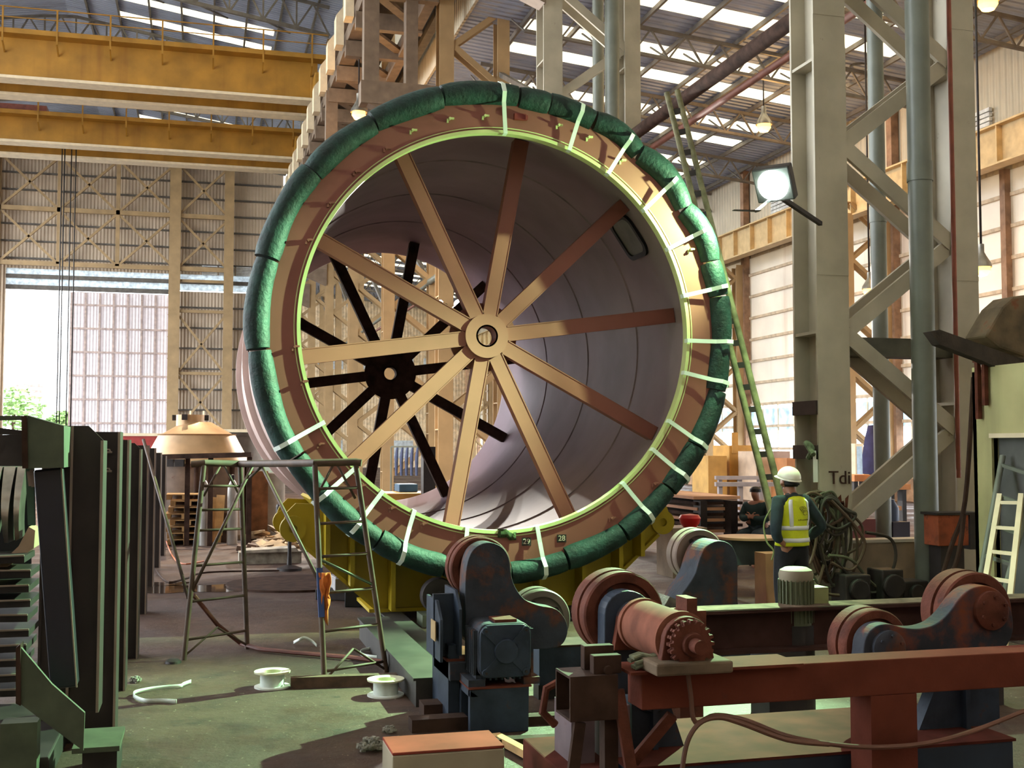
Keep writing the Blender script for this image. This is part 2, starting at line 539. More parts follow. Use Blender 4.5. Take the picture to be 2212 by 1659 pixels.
# ------------------------------------------------------------------ the right-hand wall
b = MB()
b.bb(XR, XR + .15, -12, YW, 10.9, 15.2); b.bb(XR, XR + .15, -12, 5, 0, 10.9)
struct(b, 'wall_right', M_wallY)
b = MB(); b.bb(XR, XR + .15, 5, 96, 0, .9); b.bb(XR, XR + .15, 109, YW, 0, 10.9)
struct(b, 'wall_right_base', mat('rusty_low_sheet', (176, 140, 110), .7, var=.2))
struct(MB().bb(XR + .02, XR + .06, 5, 109, 3.9, 10.9), 'wall_right_sheet', M_trans)
struct(MB().bb(XR + .04, XR + .07, 5, 96, 2.75, 3.75), 'window_4', mat('pale_blue_glazing', (205, 222, 235), .3, trans=.6))
for i in range(11):
    z = .9 + 1.02 * i
    struct(MB().bar((XR - .06, 5, z), (XR - .06, 109, z), .1, .12), 'trim_3', mat('rail_beige', (196, 176, 150), .6))
for i in range(70):
    y = 8 + 1.45 * i
    if y < 96: struct(MB().bar((XR + .02, y, .9), (XR + .02, y, 3.9), .06, .06), 'window_bar', M_cream)
for k in range(8):
    y = 13.2 + 12.2 * k
    struct(MB().bb(XR - .35, XR - .05, y - .16, y + .16, 0, 15.1), 'wall_post', mat('rusty_post', (142, 112, 90), .7, var=.2))
    struct(MB().bb(XR - .3, XR - .08, y + 5.9, y + 6.15, 0, 10.9), 'wall_post', MATS['rusty_post'])
    w = MB()
    for q in range(7): w.bb(XR - .2, XR - .08, y + 6.7, y + 9.6, 12.05 + .16 * q, 12.17 + .16 * q)
    struct(w, 'window_5', MATS['bright_louvre'])
# mullions of the tall bright opening
b = MB()
for y in (96.2, 99.3, 102.5, 105.7, 108.9): b.bar((XR, y, 0), (XR, y, 8.8), .5, .5)
for z in (3.4, 5.6, 8.7): b.bar((XR, 96, z), (XR, 109, z), .3, .3)
struct(b, 'window_frame', M_tan)
# right crane runway
g = MB().ibeam((23.3, 8, 11.15), (23.3, YW, 11.15), 1.25, .5, .06, .04)
for i in range(62): g.bb(23.08, 23.3, 10 + 1.63 * i, 10.05 + 1.63 * i, 10.6, 11.75)
struct(g, 'runway_girder', mat('sodium_lit_girder', (190, 166, 124), .55, var=.1))  # yellow of the sodium lamps put into the girder colour


def laced_column(name, xa, xb, y, h, w, dep, m, label, node0, step, group, barw=.2):
    t = thing(name, (xa, y, 0), label, 'steel column', group)
    for x, ww in ((xa, w), (xb, w * .85)):
        leg = MB(); leg.bb(x - ww / 2, x + ww / 2, y, y + .04, 0, h); leg.bb(x - ww / 2, x + ww / 2, y + dep - .04, y + dep, 0, h)
        leg.bb(x - .02, x + .02, y + .04, y + dep - .04, 0, h)
        for z in (.9, 2.55, 3.45, 7.0, 11): leg.bb(x - ww / 2 + .01, x + ww / 2 - .01, y + .04, y + dep - .04, z, z + .04)
        for z in (4.2, 7.6): leg.bb(x - ww / 2, x + ww / 2, y - .006, y, z, z + 3.0)
        leg.bb(x - ww * .8, x + ww * .8, y - .12, y + dep + .12, 0, .05)
        leg.build('leg', m, t)
    z = node0; n = 0
    xl, xr = xa + w / 2 - .03, xb - w * .42 + .03
    while z + step / 2 < h - .4 and n < 14:
        for yy in (y + .06, y + dep - .12):
            MB().bar((xl, yy + .022, z), (xr, yy + .022, z + step / 2), .06, barw, up=Vector((1, 0, .01))).build('lacing_bar', m, t)
            MB().bar((xr, yy, z + step / 2), (xl, yy, z + step), .06, barw, up=Vector((1, 0, .01))).build('lacing_bar', m, t)
        z += step; n += 1
    return t


XA, XB, YC, BAY = 7.8, 9.78, 13.2, 12.2
ordn = ['nearest tall grey laced steel column with rust writing, beside the floodlight', 'second laced steel column of the row, rising behind the top of the drum',
        'third laced steel column of the row, ochre, above the padded rim', 'fourth ochre laced column of the row, seen through the drum',
        'fifth ochre laced column of the row, seen through the drum', 'sixth ochre laced column of the row, seen through the drum',
        'seventh ochre laced column, deep in the row inside the drum opening', 'last ochre laced column of the row by the end wall']
col0 = laced_column('laced_column', XA, XB, YC, 18.4, .46, .62, M_grey, ordn[0], 1.0, 2.46, 'laced columns between the bays')
col1 = laced_column('laced_column', XA, XB, YC + BAY, 18.4, .46, .62, M_grey, ordn[1], .4, 2.46, 'laced columns between the bays')
colT = laced_column('laced_column', XA, XB, YC + 2 * BAY, 18.4, .5, .62, M_tan, ordn[2], .8, 2.46, 'laced columns between the bays')
for k in range(3, 8):
    dup(colT, (0, BAY * (k - 2), 0), ordn[k])
M_ink = mat('rust_brown_writing', (62, 34, 26), .8)
lt = text_mesh('writing', 'Tdi', .24, (7.85, YC - .016, 1.6), (1, 0, 0), (0, 0, 1), M_ink, col0)
stain = MB()
random.seed(5)
for i in range(16):
    x = 7.6 + random.random() * .34; z = 1.0 + random.random() * .25; hh = .08 + .16 * random.random()
    stain.prism([(x, YC - .004, z), (x + .03 + .05 * random.random(), YC - .004, z + .02), (x + .06, YC - .004, z + hh), (x + .01, YC - .004, z + hh * .8)], (0, .003, 0))
stain.build('rust_stain', mat('rust_stain', (98, 50, 34), .8, var=.2, scale=14), col0)
# laced columns along the right-hand wall
colw = laced_column('laced_column', 22.9, 24.5, YC + BAY, 10.5, .4, .5, M_tan, 'ochre laced column against the side wall, first beyond the cabin roof', .5, 2.1, 'laced columns along the side wall', .14)
wl = ['ochre laced column against the side wall, second in its row', 'ochre laced column against the side wall, third in its row', 'ochre laced column against the side wall, fourth in its row',
      'ochre laced column against the side wall, fifth in its row', 'ochre laced column against the side wall, sixth in its row', 'ochre laced column against the side wall, last in its row']
for k in range(6): dup(colw, (0, BAY * (k + 1), 0), wl[k])
# longitudinal struts between the columns, high up
for k in range(0, 7):
    y = YC + .3 + BAY * k
    struct(MB().cyl((9.62, y, 9.25), (9.62, y + BAY, 9.25), .14), 'strut_pipe', M_brown if k < 1 else M_pipe)
    struct(MB().cyl((10.1, y, 9.0), (10.1, y + BAY, 9.0), .07), 'strut_pipe', mat('red_brown_pipe', (120, 74, 60), .6))
for k in range(0, 7):
    y = YC + .3 + BAY * k
    if k: struct(MB().bar((9.7, y, 9.2), (9.7, y + BAY, 14.8), .16), 'row_bracing', M_truss)
    struct(MB().bar((8.0, y, 17.6), (8.0, y + BAY, 17.6), .3, .5), 'row_beam', M_truss)
# left bay: brackets, upper posts and crane runway along the column row
M_conc = mat('brown_grey_girder', (122, 104, 88), .7, var=.12)
for k in range(1, 8):
    y = YC + BAY * k
    m = M_grey if k < 2 else M_tan
    for xx, w in ((7.75, .5),):
        b = MB().ibeam((xx, y + .3, 18.4), (xx, y + .3, zL(7.75)), .6, w, .05, .05, up=Vector((0, 1, 0)))
        struct(b, 'upper_column', m)
    b = MB().bb(4.9, 7.6, y - .15, y + .45, 13.3, 14.05)
    b.prism([(4.9, y - .1, 13.4), (7.6, y - .1, 12.3), (7.6, y - .1, 13.4)], (0, .5, 0))
    struct(b, 'runway_bracket', M_conc)
    struct(MB().bb(5.0, 5.5, y - .1, y + .4, 14.0, 17.4), 'bracket_post', M_conc)
    struct(MB().bb(6.4, 6.8, y - .1, y + .4, 14.0, 17.4), 'bracket_post', M_conc)
    for q in range(4):
        yy = y + q * BAY / 4
        struct(MB().bb(5.1, 7.5, yy - .16, yy + .16, 16.9, 17.5), 'cross_member', M_conc)
        struct(MB().bar((5.2, yy, 17.2), (7.3, yy + BAY / 4, 17.2), .35, .12), 'surge_bracing', M_conc)
        struct(MB().prism([(4.75, yy, 17.35), (5.05, yy, 17.35), (5.05, yy, 18.9), (4.75, yy, 18.5)], (0, .7, 0)), 'lit_runway_plate', M_cream)  # cream colour stands for light falling on the sloping runway members
struct(MB().ibeam((5.5, 24, 18.3), (5.5, YW, 18.3), 1.5, .6, .08, .06), 'runway_girder', M_conc)
struct(MB().bar((7.3, 24, 17.3), (7.3, YW, 17.3), .35, .6), 'walkway_girder', M_conc)
struct(MB().bar((6.2, 24, 19.9), (6.2, YW, 19.9), .06, .06).bar((6.2, 24, 19.4), (6.2, YW, 19.4), .05, .05), 'walkway_rail', M_truss)
struct(MB().bb(5.9, 7.4, 24, YW, 18.9, 19.0), 'walkway_deck', M_truss)
for lx, (y0, z0, z1) in enumerate(((58.0, 18.97, 27.5), (84.0, 18.97, 26.0))):
    b = MB(); a0 = Vector((6.75, y0, z0)); a1 = Vector((6.75, y0 - 2.8, z1))
    for s in (-.28, .28): b.bar(a0 + Vector((s, 0, 0)), a1 + Vector((s, 0, 0)), .07)
    for i in range(22): b.bar(a0.lerp(a1, i / 22) - Vector((.28, 0, 0)), a0.lerp(a1, i / 22) + Vector((.28, 0, 0)), .05)
    tag(b.build('ladder', M_grey), ('steel access ladder rising above the end of the nearer crane', 'steel access ladder rising above the end of the farther crane')[lx], 'ladder')

# ------------------------------------------------------------------ the two overhead cranes
def crane(y0, gap, zb, hg, label, hoist):
    t = thing('overhead_crane', (-6, y0, zb), label, 'crane', 'yellow overhead cranes')
    for g, y in enumerate((y0, y0 + gap)):
        x1 = 5.55
        b = MB().bb(-24, x1, y - .25, y + .25, zb + .1, zb + hg)
        q = b.build('girder', M_yellow, t)
        MB().bb(-24, x1 - .2, y - .5, y + .5, zb - .02, zb + .12).build('bottom_flange', M_cream, q, label='cream bottom flange')
        if g == 0:
            MB().bb(-24, x1 + 1.0, y - 1.0, y - .2, zb + hg - .02, zb + hg + .22).build('walkway', M_yellow, t)
            sl = MB()
            sl.prism([(-24, y - .25, zb + hg - .02), (-24, y - .95, zb + hg), (-24, y - .25, zb + hg - .5)], (x1 + 24.6, 0, 0))
            for i in range(12):
                x = 5.2 - 2.45 * i
                p = MB().bar((x, y - 1.0, zb + hg - .45), (x, y - 1.0, zb + hg + 1.25), .08); p.bar((x, y - 1.0, zb + hg - .4), (x, y - .25, zb + hg - .75), .07)
                p.build('rail_post', M_yellow, t)
            MB().bar((-24, y - 1.0, zb + hg + 1.25), (6, y - 1.0, zb + hg + 1.25), .05).bar((-24, y - 1.0, zb + hg + .75), (6, y - 1.0, zb + hg + .75), .04).build('handrail', M_yellow, t)
    e = MB().bb(5.3, 6.15, y0 - 1.6, y0 + gap + 1.6, zb + .35, zb + 1.15)
    e.prism([(5.2, y0 - .3, zb + .1), (6.1, y0 - .3, zb + .5), (6.1, y0 - .3, zb + 1.3), (5.2, y0 - .3, zb + 1.3)], (0, .6, 0))
    e.build('end_carriage', M_yellow, t, bev=.03)
    MB().bb(6.1, 6.7, y0 - 1.6, y0 - 1.1, zb + 1.2, zb + 1.55).cyl((6.0, y0 - 1.9, zb + 1.3), (6.9, y0 - 1.9, zb + 1.3), .22).build('drive_motor', M_dark, t)
    if hoist:
        for i, (px, dy) in enumerate(((135, 0), (140, .2), (155, .1), (164, .3))):
            p = PY(px, 300, y0 + gap / 2)
            MB().cyl((p.x, y0 + gap / 2 + dy, 2.5), (p.x, y0 + gap / 2 + dy, zb + 1), .035, n=6).build('hoist_rope', M_dark, t)
        h = MB().bb(-12, -9.2, y0 + .3, y0 + gap - .3, zb + hg, zb + hg + .9).cyl((-14, y0 + 1.6, zb + hg + .5), (-12, y0 + 1.6, zb + hg + .5), .5)
        h.build('hoist_trolley', mat('dusty_red_machine', (140, 82, 70), .6), t)
    return t


crane(60.0, 2.9, 19.85, 2.05, 'nearer yellow overhead crane, the higher one in the picture, with handrail posts', False)
crane(72.6, 3.2, 19.85, 1.55, 'farther yellow overhead crane, lower in the picture, with hoist ropes hanging down', True)

# ------------------------------------------------------------------ lamps
M_sod = mat('sodium_glow', (255, 190, 110), .4, emit=((1.0, .45, .08), 2.2))
M_alu = mat('spun_aluminium', (150, 146, 138), .35, metal=.7)


def bay_lamp(p, r, label, e):
    p = Vector(p)
    t = thing('high_bay_lamp', p, label, 'lamp', 'sodium lamps under the roof')
    MB().lathe(p, (0, 0, 1), [(r, 0), (r * .92, r * .4), (r * .5, r * 1.1), (r * .3, r * 1.5), (r * .3, r * 2.3), (0, r * 2.4)], 24).build('reflector', M_alu, t)
    MB().lathe(p, (0, 0, 1), [(0, -r * .95), (r * .55, -r * .8), (r * .85, -r * .35), (r * .8, r * .1), (r * .4, r * .5), (0, r * .6)], 20).build('bulb', M_sod, t)
    MB().cyl(p + Vector((0, 0, r * 2.3)), Vector((p.x, p.y, (zL(p.x) if p.x < 7 else zR(p.x)) + .03)), .03, n=6).build('hanger', M_dark, t)
    lamp('sodium_light', p - Vector((0, 0, r * 1.3)), e, (1.0, .55, .18), r)
    return t


bay_lamp(PD(775, 243, 44), .32, 'glowing sodium lamp hanging before the crane runway, above the rim', 300)
bay_lamp(PD(1650, 270, 42), .3, 'glowing sodium lamp hanging under the skylights, above the floodlight', 300)
bay_lamp(PD(2120, 578, 27), .24, 'glowing sodium lamp beside the nearest column, above the rusty roof sheet', 250)
bay_lamp(PD(1878, 625, 34), .22, 'glowing sodium lamp seen between the legs of the nearest column', 180)
bay_lamp(PD(2134, 2, 30), .3, 'glowing sodium lamp at the upper edge beyond the nearest column', 180)
# unlit ones
for px, py, d, l in ((1857, 147, 40, 'unlit grey lamp hanging under the roof between the column legs'), (678, 392 + 215, 100, 'unlit white lamp over the sliding door')):
    p = PD(px, py, d)
    t = thing('high_bay_lamp', p, l, 'lamp')
    MB().lathe(p, (0, 0, 1), [(.38, 0), (.34, .14), (.16, .4), (.12, .7), (0, .72)], 20).build('reflector', M_alu, t)
    MB().cyl(p + Vector((0, 0, .7)), Vector((p.x, p.y, (zL(p.x) if p.x < 7 else zR(p.x)) + .03)), .03, n=6).build('hanger', M_dark, t)
# floodlight on an arm of the nearest column
t = thing('floodlight', FLOOD, 'blazing green-white floodlight on the nearest grey column', 'lamp')
dr = (Vector((-.62, -.55, -.5))).normalized()
sx = dr.cross(UP).normalized(); sy = sx.cross(dr)
rot = Matrix((sx, sy, dr)).transposed()
b = MB().box(FLOOD - dr * .1, (.46, .42, .14), rot)
b.build('housing', M_dark, t, bev=.02)
MB().lathe(FLOOD - dr * .02, dr, [(0, .13), (.09, .11), (.16, .05), (.19, -.02), (.19, -.05)], 24).build('lens', mat('flood_glow', (235, 255, 245), .3, emit=((.72, 1.0, .9), 30)), t)
b = MB().bar(FLOOD - dr * .15 - UP * .15, (7.58, 13.1, FLOOD.z - .22), .05)
b.bar(FLOOD - dr * .15 - UP * .15, FLOOD - dr * .15 + UP * .05, .05)
b.build('bracket', M_dark, t)
LS = FLOOD + dr * .2                     # the arc tube sits just behind the glass; an added plate below cuts the beam to shape the lit floor's edge
vz = MB().prism([LS + Vector(q) * .045 for q in ((-2.5, -1.6, -5.1), (-9.5, -.45, -5.1), (-9.5, .75, -5.1), (-2.5, .35, -5.1))], (0, 0, -.008))
vz.bar(FLOOD - dr * .1 - UP * .15, LS + Vector((-.14, .02, -.232)), .025)
vz.build('added_beam_cutoff', M_dark, t)
fl_ = lamp('flood_spill', LS, 480, (.58, 1.0, .48), .03, 'SPOT', (.2, 10.2, 0), 170)
fl_.data.spot_blend = .6
fb_ = lamp('flood_beam', LS, 5000, (.50, 1.0, .52), .03, 'SPOT', (-.5, 9.6, 0), 86)
fb_.data.spot_blend = .5

# white floodlights on the far columns, seen through the drum
for (px, py, dd, rr, e), l in (((992, 658, 35.5, .16, 2800), 'dazzling white floodlight on a far column, seen through the drum above its hub'), ((951, 654, 37.0, .09, 1200), 'smaller white floodlight seen through the drum, left of the dazzling one')):
    p = PD(px, py, dd)
    t = thing('floodlight', p, l, 'lamp')
    d_ = (Vector((2.2, 15, 2.2)) - p).normalized()
    MB().lathe(p, -d_, [(0, .1), (rr * .8, .1), (rr * 1.1, 0), (rr * 1.1, -.02)], 20).build('housing', M_dark, t)
    MB().lathe(p + d_ * .01, d_, [(0, rr * .5), (rr * .6, rr * .4), (rr, 0)], 20).build('lens', mat('white_glow', (255, 250, 240), .3, emit=((1, .95, .88), 40)), t)
    MB().bar(p - d_ * .1, (7.8, (37.54 if px > 980 else 37.53), p.z + .1), .05).build('bracket', M_dark, t)
    lamp('flood_light', p + d_ * (rr * .5 + .03), e, (1.0, .93, .84), .04, 'SPOT', p + d_ * 4, 150)

for x, y in ((-1.0, 32.0), (-8.0, 38.0), (1.0, 39.0)):  # added lamps out of view, put in to brighten the far floor
    p = Vector((x, y, 18.5))
    t = thing('high_bay_lamp', p, 'added unseen warm lamp brightening the far part of the crane bay, above the picture', 'lamp', 'added warm lamps over the crane bay')
    MB().lathe(p, UP, [(.4, 0), (.36, .16), (.2, .44), (.12, .6), (.12, .9), (0, .95)], 24).build('reflector', M_alu, t)
    MB().lathe(p, UP, [(0, -.1), (.2, -.05), (.3, .06), (.16, .2), (0, .24)], 16).build('bulb', M_sod, t)
    MB().cyl(p + UP * .9, (x, y, zL(x) + .03), .03, n=6).build('hanger', M_dark, t)
    lamp('added_bay_light', p - UP * .2, 9000, (1.0, .80, .56), .25, 'SPOT', p - UP * 5, 78)
# =================================================================== the mill drum
DC = Vector((3.297, 12.75, 3.33))          # centre of the front flange face; axis along +Y
AX = Vector((0, 1, 0))


def pol(r, a, y): return (DC.x + r * math.cos(a), DC.y + y, DC.z + r * math.sin(a))


def pixang(px, py):
    p = PY(px, py, DC.y); return math.atan2(p.z - DC.z, p.x - DC.x), math.hypot(p.z - DC.z, p.x - DC.x)


REF = Vector((1, 0, 0))                     # lathe angle 0 = +X; z x ref gives -Z, so angles run negative
drum = thing('mill_drum', (DC.x, DC.y + 4, .45), 'huge open red-brown steel mill drum lying on its yellow cradle', 'drum')


def ringp(name, prof, m, par, n=144, closed=True, label=None):
    return MB().lathe(DC, AX, prof, n, closed=closed, ref=REF).build(name, m, par, label=label)


RO, RF = 2.285, 2.65
fl = ringp('front_flange', [(RO, 0), (RF, 0), (RF, .09), (RO, .09)], M_primer, drum)
M_bead = mat('pale_green_edge_paint', (196, 200, 140), .5, var=.06)
ringp('edge_bead', [(RO - .012, -.02), (RO + .028, -.02), (RO + .028, .0), (RO - .012, .1)], M_bead, fl, label='pale green painted inner edge')
ringp('edge_bead', [(RO + .05, -.006), (RO + .062, -.006), (RO + .062, 0), (RO + .05, 0)], M_bead, fl)
sh = ringp('shell', [(2.47, .09), (2.58, .09), (2.58, 8.9), (2.36, 9.05), (2.36, 8.95), (2.47, 8.75)], M_inner, drum)
ringp('shell_cladding', [(2.585, .3), (2.63, .3), (2.63, 8.7), (2.585, 8.7)], mat('pale_pink_outer_paint', (205, 182, 176), .35, var=.06), drum, label='pale pink outer shell skin')
for y in (.55, .9, 2.6, 5.2, 8.4):
    ringp('outer_ring', [(2.63, y), (2.8 if y < 1 else 2.72, y), (2.8 if y < 1 else 2.72, y + .08), (2.63, y + .08)], MATS['pale_pink_outer_paint'] if y != .9 else M_brown, drum)
for y in (2.1, 4.2, 6.4):
    ringp('weld_seam', [(2.455, y), (2.475, y - .02), (2.475, y + .02)], mat('weld_bead', (132, 110, 116), .6), sh)
# padded green tube tied round the rim, in lengths
M_pad = mat('dark_green_padding', (22, 52, 47), .65, var=.3, scale=7, rust=.25, rcol=(20, 34, 34), rscale=6, bump=.5, bscale=24)
cuts = [-148, -121, -104, -88, -74, -58, -42, -29, -14, -2, 10, 19, 34, 52, 66, 78, 86, 105, 123, 142, 165, 186, 212]
random.seed(3)
for i in range(len(cuts) - 1):
    a0, a1 = R(cuts[i] + .25), R(cuts[i + 1] - .25)
    n = max(6, int((a1 - a0) / R(2.2)))
    rm = .128 + .016 * random.random(); dr = .02 * random.random() - .01; ph = random.random() * 6
    pts = []; rr = []
    loose = .05 if 15 < (cuts[i] + cuts[i + 1]) / 2 < 60 else .0
    for k in range(n + 1):
        a = a0 + (a1 - a0) * k / n
        pts.append(pol(2.735 + dr + .012 * math.sin(a * 9 + ph) + loose * math.sin(PI * k / n), a, .02 + .012 * math.sin(a * 13 + ph)))
        rr.append(rm * (1 + .05 * math.sin(a * 17 + ph)) * (.93 if k in (0, n) else 1))
    MB().tube(pts, rr, 14).build('rim_padding', M_pad, drum)
# white tie straps over the padding
M_strap = mat('white_strap', (226, 236, 228), .45, var=.05)
ST = [((1080, 165), (1090, 275)), ((1262, 205), (1235, 305)), ((1378, 268), (1326, 355)), ((1480, 365), (1410, 437)), ((1555, 480), (1465, 527)), ((1600, 612), (1500, 635)),
      ((1605, 742), (1510, 738)), ((1597, 838), (1503, 812)), ((1545, 985), (1465, 922)), ((1500, 1053), (1425, 985)), ((1418, 1140), (1352, 1055)), ((1175, 1250), (1160, 1148)),
      ((865, 1210), (895, 1100)), ((760, 1145), (830, 1055)), ((690, 1075), (775, 1003)), ((605, 965), (708, 908)), ((1000, 1245), (1007, 1142))]
for o, i in ST:
    ao, _ = pixang(*o); ai, _ = pixang(*i)
    if abs(ao - ai) > PI: ao += 2 * PI if ao < ai else -2 * PI
    path = [(2.26, .03), (2.265, -.04), (2.45, -.05), (2.62, -.075), (2.72, -.155), (2.82, -.12), (2.885, .02), (2.84, .14)]
    P = []
    for r, y in path:
        f = (r - 2.28) / (2.86 - 2.28); a = ai + (ao - ai) * max(0, min(1, f)); P.append((r, a, y))
    b = MB(); w = .024
    q = []
    for r, a, y in P:
        da = w / r
        q += [pol(r, a - da, y), pol(r, a + da, y), pol(r + .003, a + da, y - .012), pol(r + .003, a - da, y - .012)]
    n = len(P)
    b.add(q, [(4 * k + j, 4 * k + (j + 1) % 4, 4 * k + 4 + (j + 1) % 4, 4 * k + 4 + j) for k in range(n - 1) for j in range(4)] + [(0, 1, 2, 3), tuple(4 * n - 4 + j for j in (3, 2, 1, 0))])
    b.build('tie_strap', M_strap, drum)
# small welded lugs and the two number plates on the flange
LUG = [(970, 258), (1046, 252), (1205, 272), (1270, 298), (1342, 348), (1490, 540), (890, 283), (833, 322), (768, 372), (712, 440), (665, 520), (636, 750), (655, 825), (690, 960), (780, 1050), (845, 1098), (913, 1132), (1240, 1195), (1320, 1120), (1412, 1045)]
for i, (px, py) in enumerate(LUG):
    a, r = pixang(px, py)
    b = MB(); c = Vector(pol(r, a, -.012))
    b.cyl(c + AX * .012, c - AX * .05, .014, n=8); b.box(c + Vector((.03, 0, .01)), (.05, .03, .02)); b.box(c + Vector((-.02, 0, -.02)), (.02, .025, .045))
    b.build('lug', M_primer if i > 6 else M_bead, fl)
a, r = pixang(1122, 254)
c = Vector(pol(r, a, -.02)); MB().box(c, (.14, .05, .07)).box(c + Vector((.07, -.02, -.01)), (.03, .05, .05)).build('clip', mat('dark_red_clip', (128, 46, 40), .5), fl)
for px, py, s in ((1137, 1170, '29'), (1213, 1163, '28')):
    p = PY(px, py, DC.y)
    pl = MB().bb(p.x - .055, p.x + .055, DC.y - .008, DC.y, p.z - .045, p.z + .045).build('number_plate', mat('black_plate', (40, 34, 32), .6), fl)
    text_mesh('number', s, .085, (p.x, DC.y - .010, p.z), (1, 0, 0), (0, 0, 1), mat('chalk_white', (215, 200, 180), .8), pl, .002)


def spider(name, y, hubr, back, m):
    hy = y
    hub = MB().lathe(DC, AX, [(.115, hy - .12), (hubr, hy - .12), (hubr, hy - .09), (.115, hy - .09)], 64, closed=True, ref=REF, smooth=False)
    hub.lathe(DC, AX, [(.115, hy + .09), (back, hy + .09), (back, hy + .12), (.115, hy + .12)], 64, closed=True, ref=REF, smooth=False)
    hub.lathe(DC, AX, [(.115, hy - .12), (.135, hy - .12), (.135, hy + .12), (.115, hy + .12)], 64, closed=True, ref=REF, smooth=False)
    h = hub.build(name, m, drum)
    for k in range(10):
        a = R(7.6 + 36 * k)
        d = Vector((math.cos(a), 0, math.sin(a))); w = Vector((-math.sin(a), 0, math.cos(a)))
        c = DC + AX * hy
        s = MB()
        s.bar(c + d * .2, c + d * 2.46, .17, .17, up=w)
        for q in (-1, 1): s.bar(c + d * .2 + w * q * .085 - AX * .085, c + d * 2.46 + w * q * .085 - AX * .085, .012, .012, up=w)
        s.build('spoke', m, h)
    return h


spider('front_spider', .83, .265, .42, M_primer)
spider('rear_spider', 8.2, .47, .3, M_brown)  # same primer in reality; its backlit darkness is put into the darker steel colour
# manhole in the shell wall
p0 = None
for (px, py) in ((1360, 511),):
    r = ray(px, py); o = CAM - DC
    A = r.x ** 2 + r.z ** 2; B = 2 * (o.x * r.x + o.z * r.z); Cc = o.x ** 2 + o.z ** 2 - 2.46 ** 2
    s = (-B + math.sqrt(B * B - 4 * A * Cc)) / (2 * A); p = CAM + r * s
ma, my = math.atan2(p.z - DC.z, p.x - DC.x), p.y - DC.y


def rrect(hw, hh, rad, n=6):
    out = []
    for cx, cy, a in ((hw - rad, hh - rad, 0), (-hw + rad, hh - rad, 90), (-hw + rad, -hh + rad, 180), (hw - rad, -hh + rad, 270)):
        out += arc((cx, cy), rad, a, a + 90, n)
    return out


def onshell(u, v, r): return pol(r, ma + v / 2.46, my + u)


o1 = rrect(.33, .31, .15); o2 = rrect(.27, .25, .11)
n = len(o1)
fr = MB()
q = [onshell(u, v, 2.465) for u, v in o1] + [onshell(u, v, 2.43) for u, v in o1] + [onshell(u, v, 2.43) for u, v in o2] + [onshell(u, v, 2.465) for u, v in o2]
fr.add(q, [(k * n + i, k * n + (i + 1) % n, (k + 1) * n + (i + 1) % n, (k + 1) * n + i) for k in range(3) for i in range(n)])
man = fr.build('manhole_frame', mat('black_seal', (24, 22, 28), .6), sh)
pa = MB(); ctr = [onshell(0, 0, 2.45)]
pa.add(ctr + [onshell(u * .5, v * .5, 2.45) for u, v in o2] + [onshell(u, v, 2.452) for u, v in o2],
       [(0, 1 + i, 1 + (i + 1) % n) for i in range(n)] + [(1 + i, n + 1 + i, n + 1 + (i + 1) % n, 1 + (i + 1) % n) for i in range(n)])
pa.build('manhole_cover', mat('grey_green_cover', (120, 118, 112), .5), man)
# rag on the lower edge
p = PY(1096, 1150, DC.y - .06)
rag = MB(); random.seed(4)
g = []
for i in range(7):
    for j in range(5):
        x = (i - 3) * .035; z = -abs(j - 1.2) * .035
        g.append((p.x + x + .01 * random.random(), DC.y - .035 + (.09 if j == 0 else 0) + .02 * random.random(), p.z + .035 + z + .02 * random.random() - (.03 if i > 3 else 0)))
rag.add(g, [(i * 5 + j, (i + 1) * 5 + j, (i + 1) * 5 + j + 1, i * 5 + j + 1) for i in range(6) for j in range(4)], True)
ro = rag.build('rag', mat('green_black_rag', (60, 74, 40), .9, var=.3, scale=20, rust=.4, rcol=(24, 20, 18), rscale=14))
sm = ro.modifiers.new('thick', 'SOLIDIFY'); sm.thickness = .008
tag(ro, 'small dark green rag draped over the bottom edge of the drum opening', 'rag')
# yellow cradle under the drum
M_cradle = mat('cradle_yellow', (172, 148, 26), .45, var=.12, scale=1.5, rust=.1, rcol=(110, 80, 30), rscale=3)
cr = thing('cradle', (DC.x, 14.4, 0), 'yellow steel cradle with ribs and eye lugs under the drum', 'cradle')


def cradle_plate(y, th, name):
    inner = [(2.82 * math.cos(R(a)), 2.82 * math.sin(R(a))) for a in range(-43, -138, -4)]
    outer = [(-2.24, -1.98), (-2.34, -2.08), (-2.4, -2.24), (-2.2, -2.42), (-1.3, -3.22), (1.3, -3.22), (2.2, -2.42), (2.4, -2.24), (2.34, -2.08), (2.24, -1.98)]
    poly = [(DC.x + u, y, DC.z + w) for u, w in inner + outer]
    return MB().prism(poly, (0, th, 0)).build(name, M_cradle, cr)


for y in (13.55, 14.85): cradle_plate(y, .05, 'saddle_plate')
MB().lathe(DC + AX * .8, AX, [(2.8, 0), (2.84, 0), (2.84, 1.35), (2.8, 1.35)], 40, R(43), R(137), closed=True, ref=REF).build('saddle_band', M_cradle, cr)
MB().bb(DC.x - 1.4, DC.x + 1.4, 13.45, 15.0, .085, .125).build('base_plate', M_cradle, cr)
for s in (-1, 1):
    for (u0, w0), (u1, w1) in (((1.3, -3.22), (2.2, -2.42)),):
        MB().bar((DC.x + s * u0, 14.22, DC.z + w0), (DC.x + s * u1, 14.22, DC.z + w1), 1.5, .04).build('side_plate', M_cradle, cr)
for u in (-1.9, -1.62, -1.15, -.62, 0, .62, 1.15, 1.62, 1.9):
    zt = DC.z - math.sqrt(2.82 ** 2 - u * u); zb = .12 if abs(u) < 1.3 else .13 + (abs(u) - 1.3) * .9
    if zt > zb + .03: MB().bb(DC.x + u - .025, DC.x + u + .025, 13.25, 15.1, zb, zt).build('rib', M_cradle, cr)
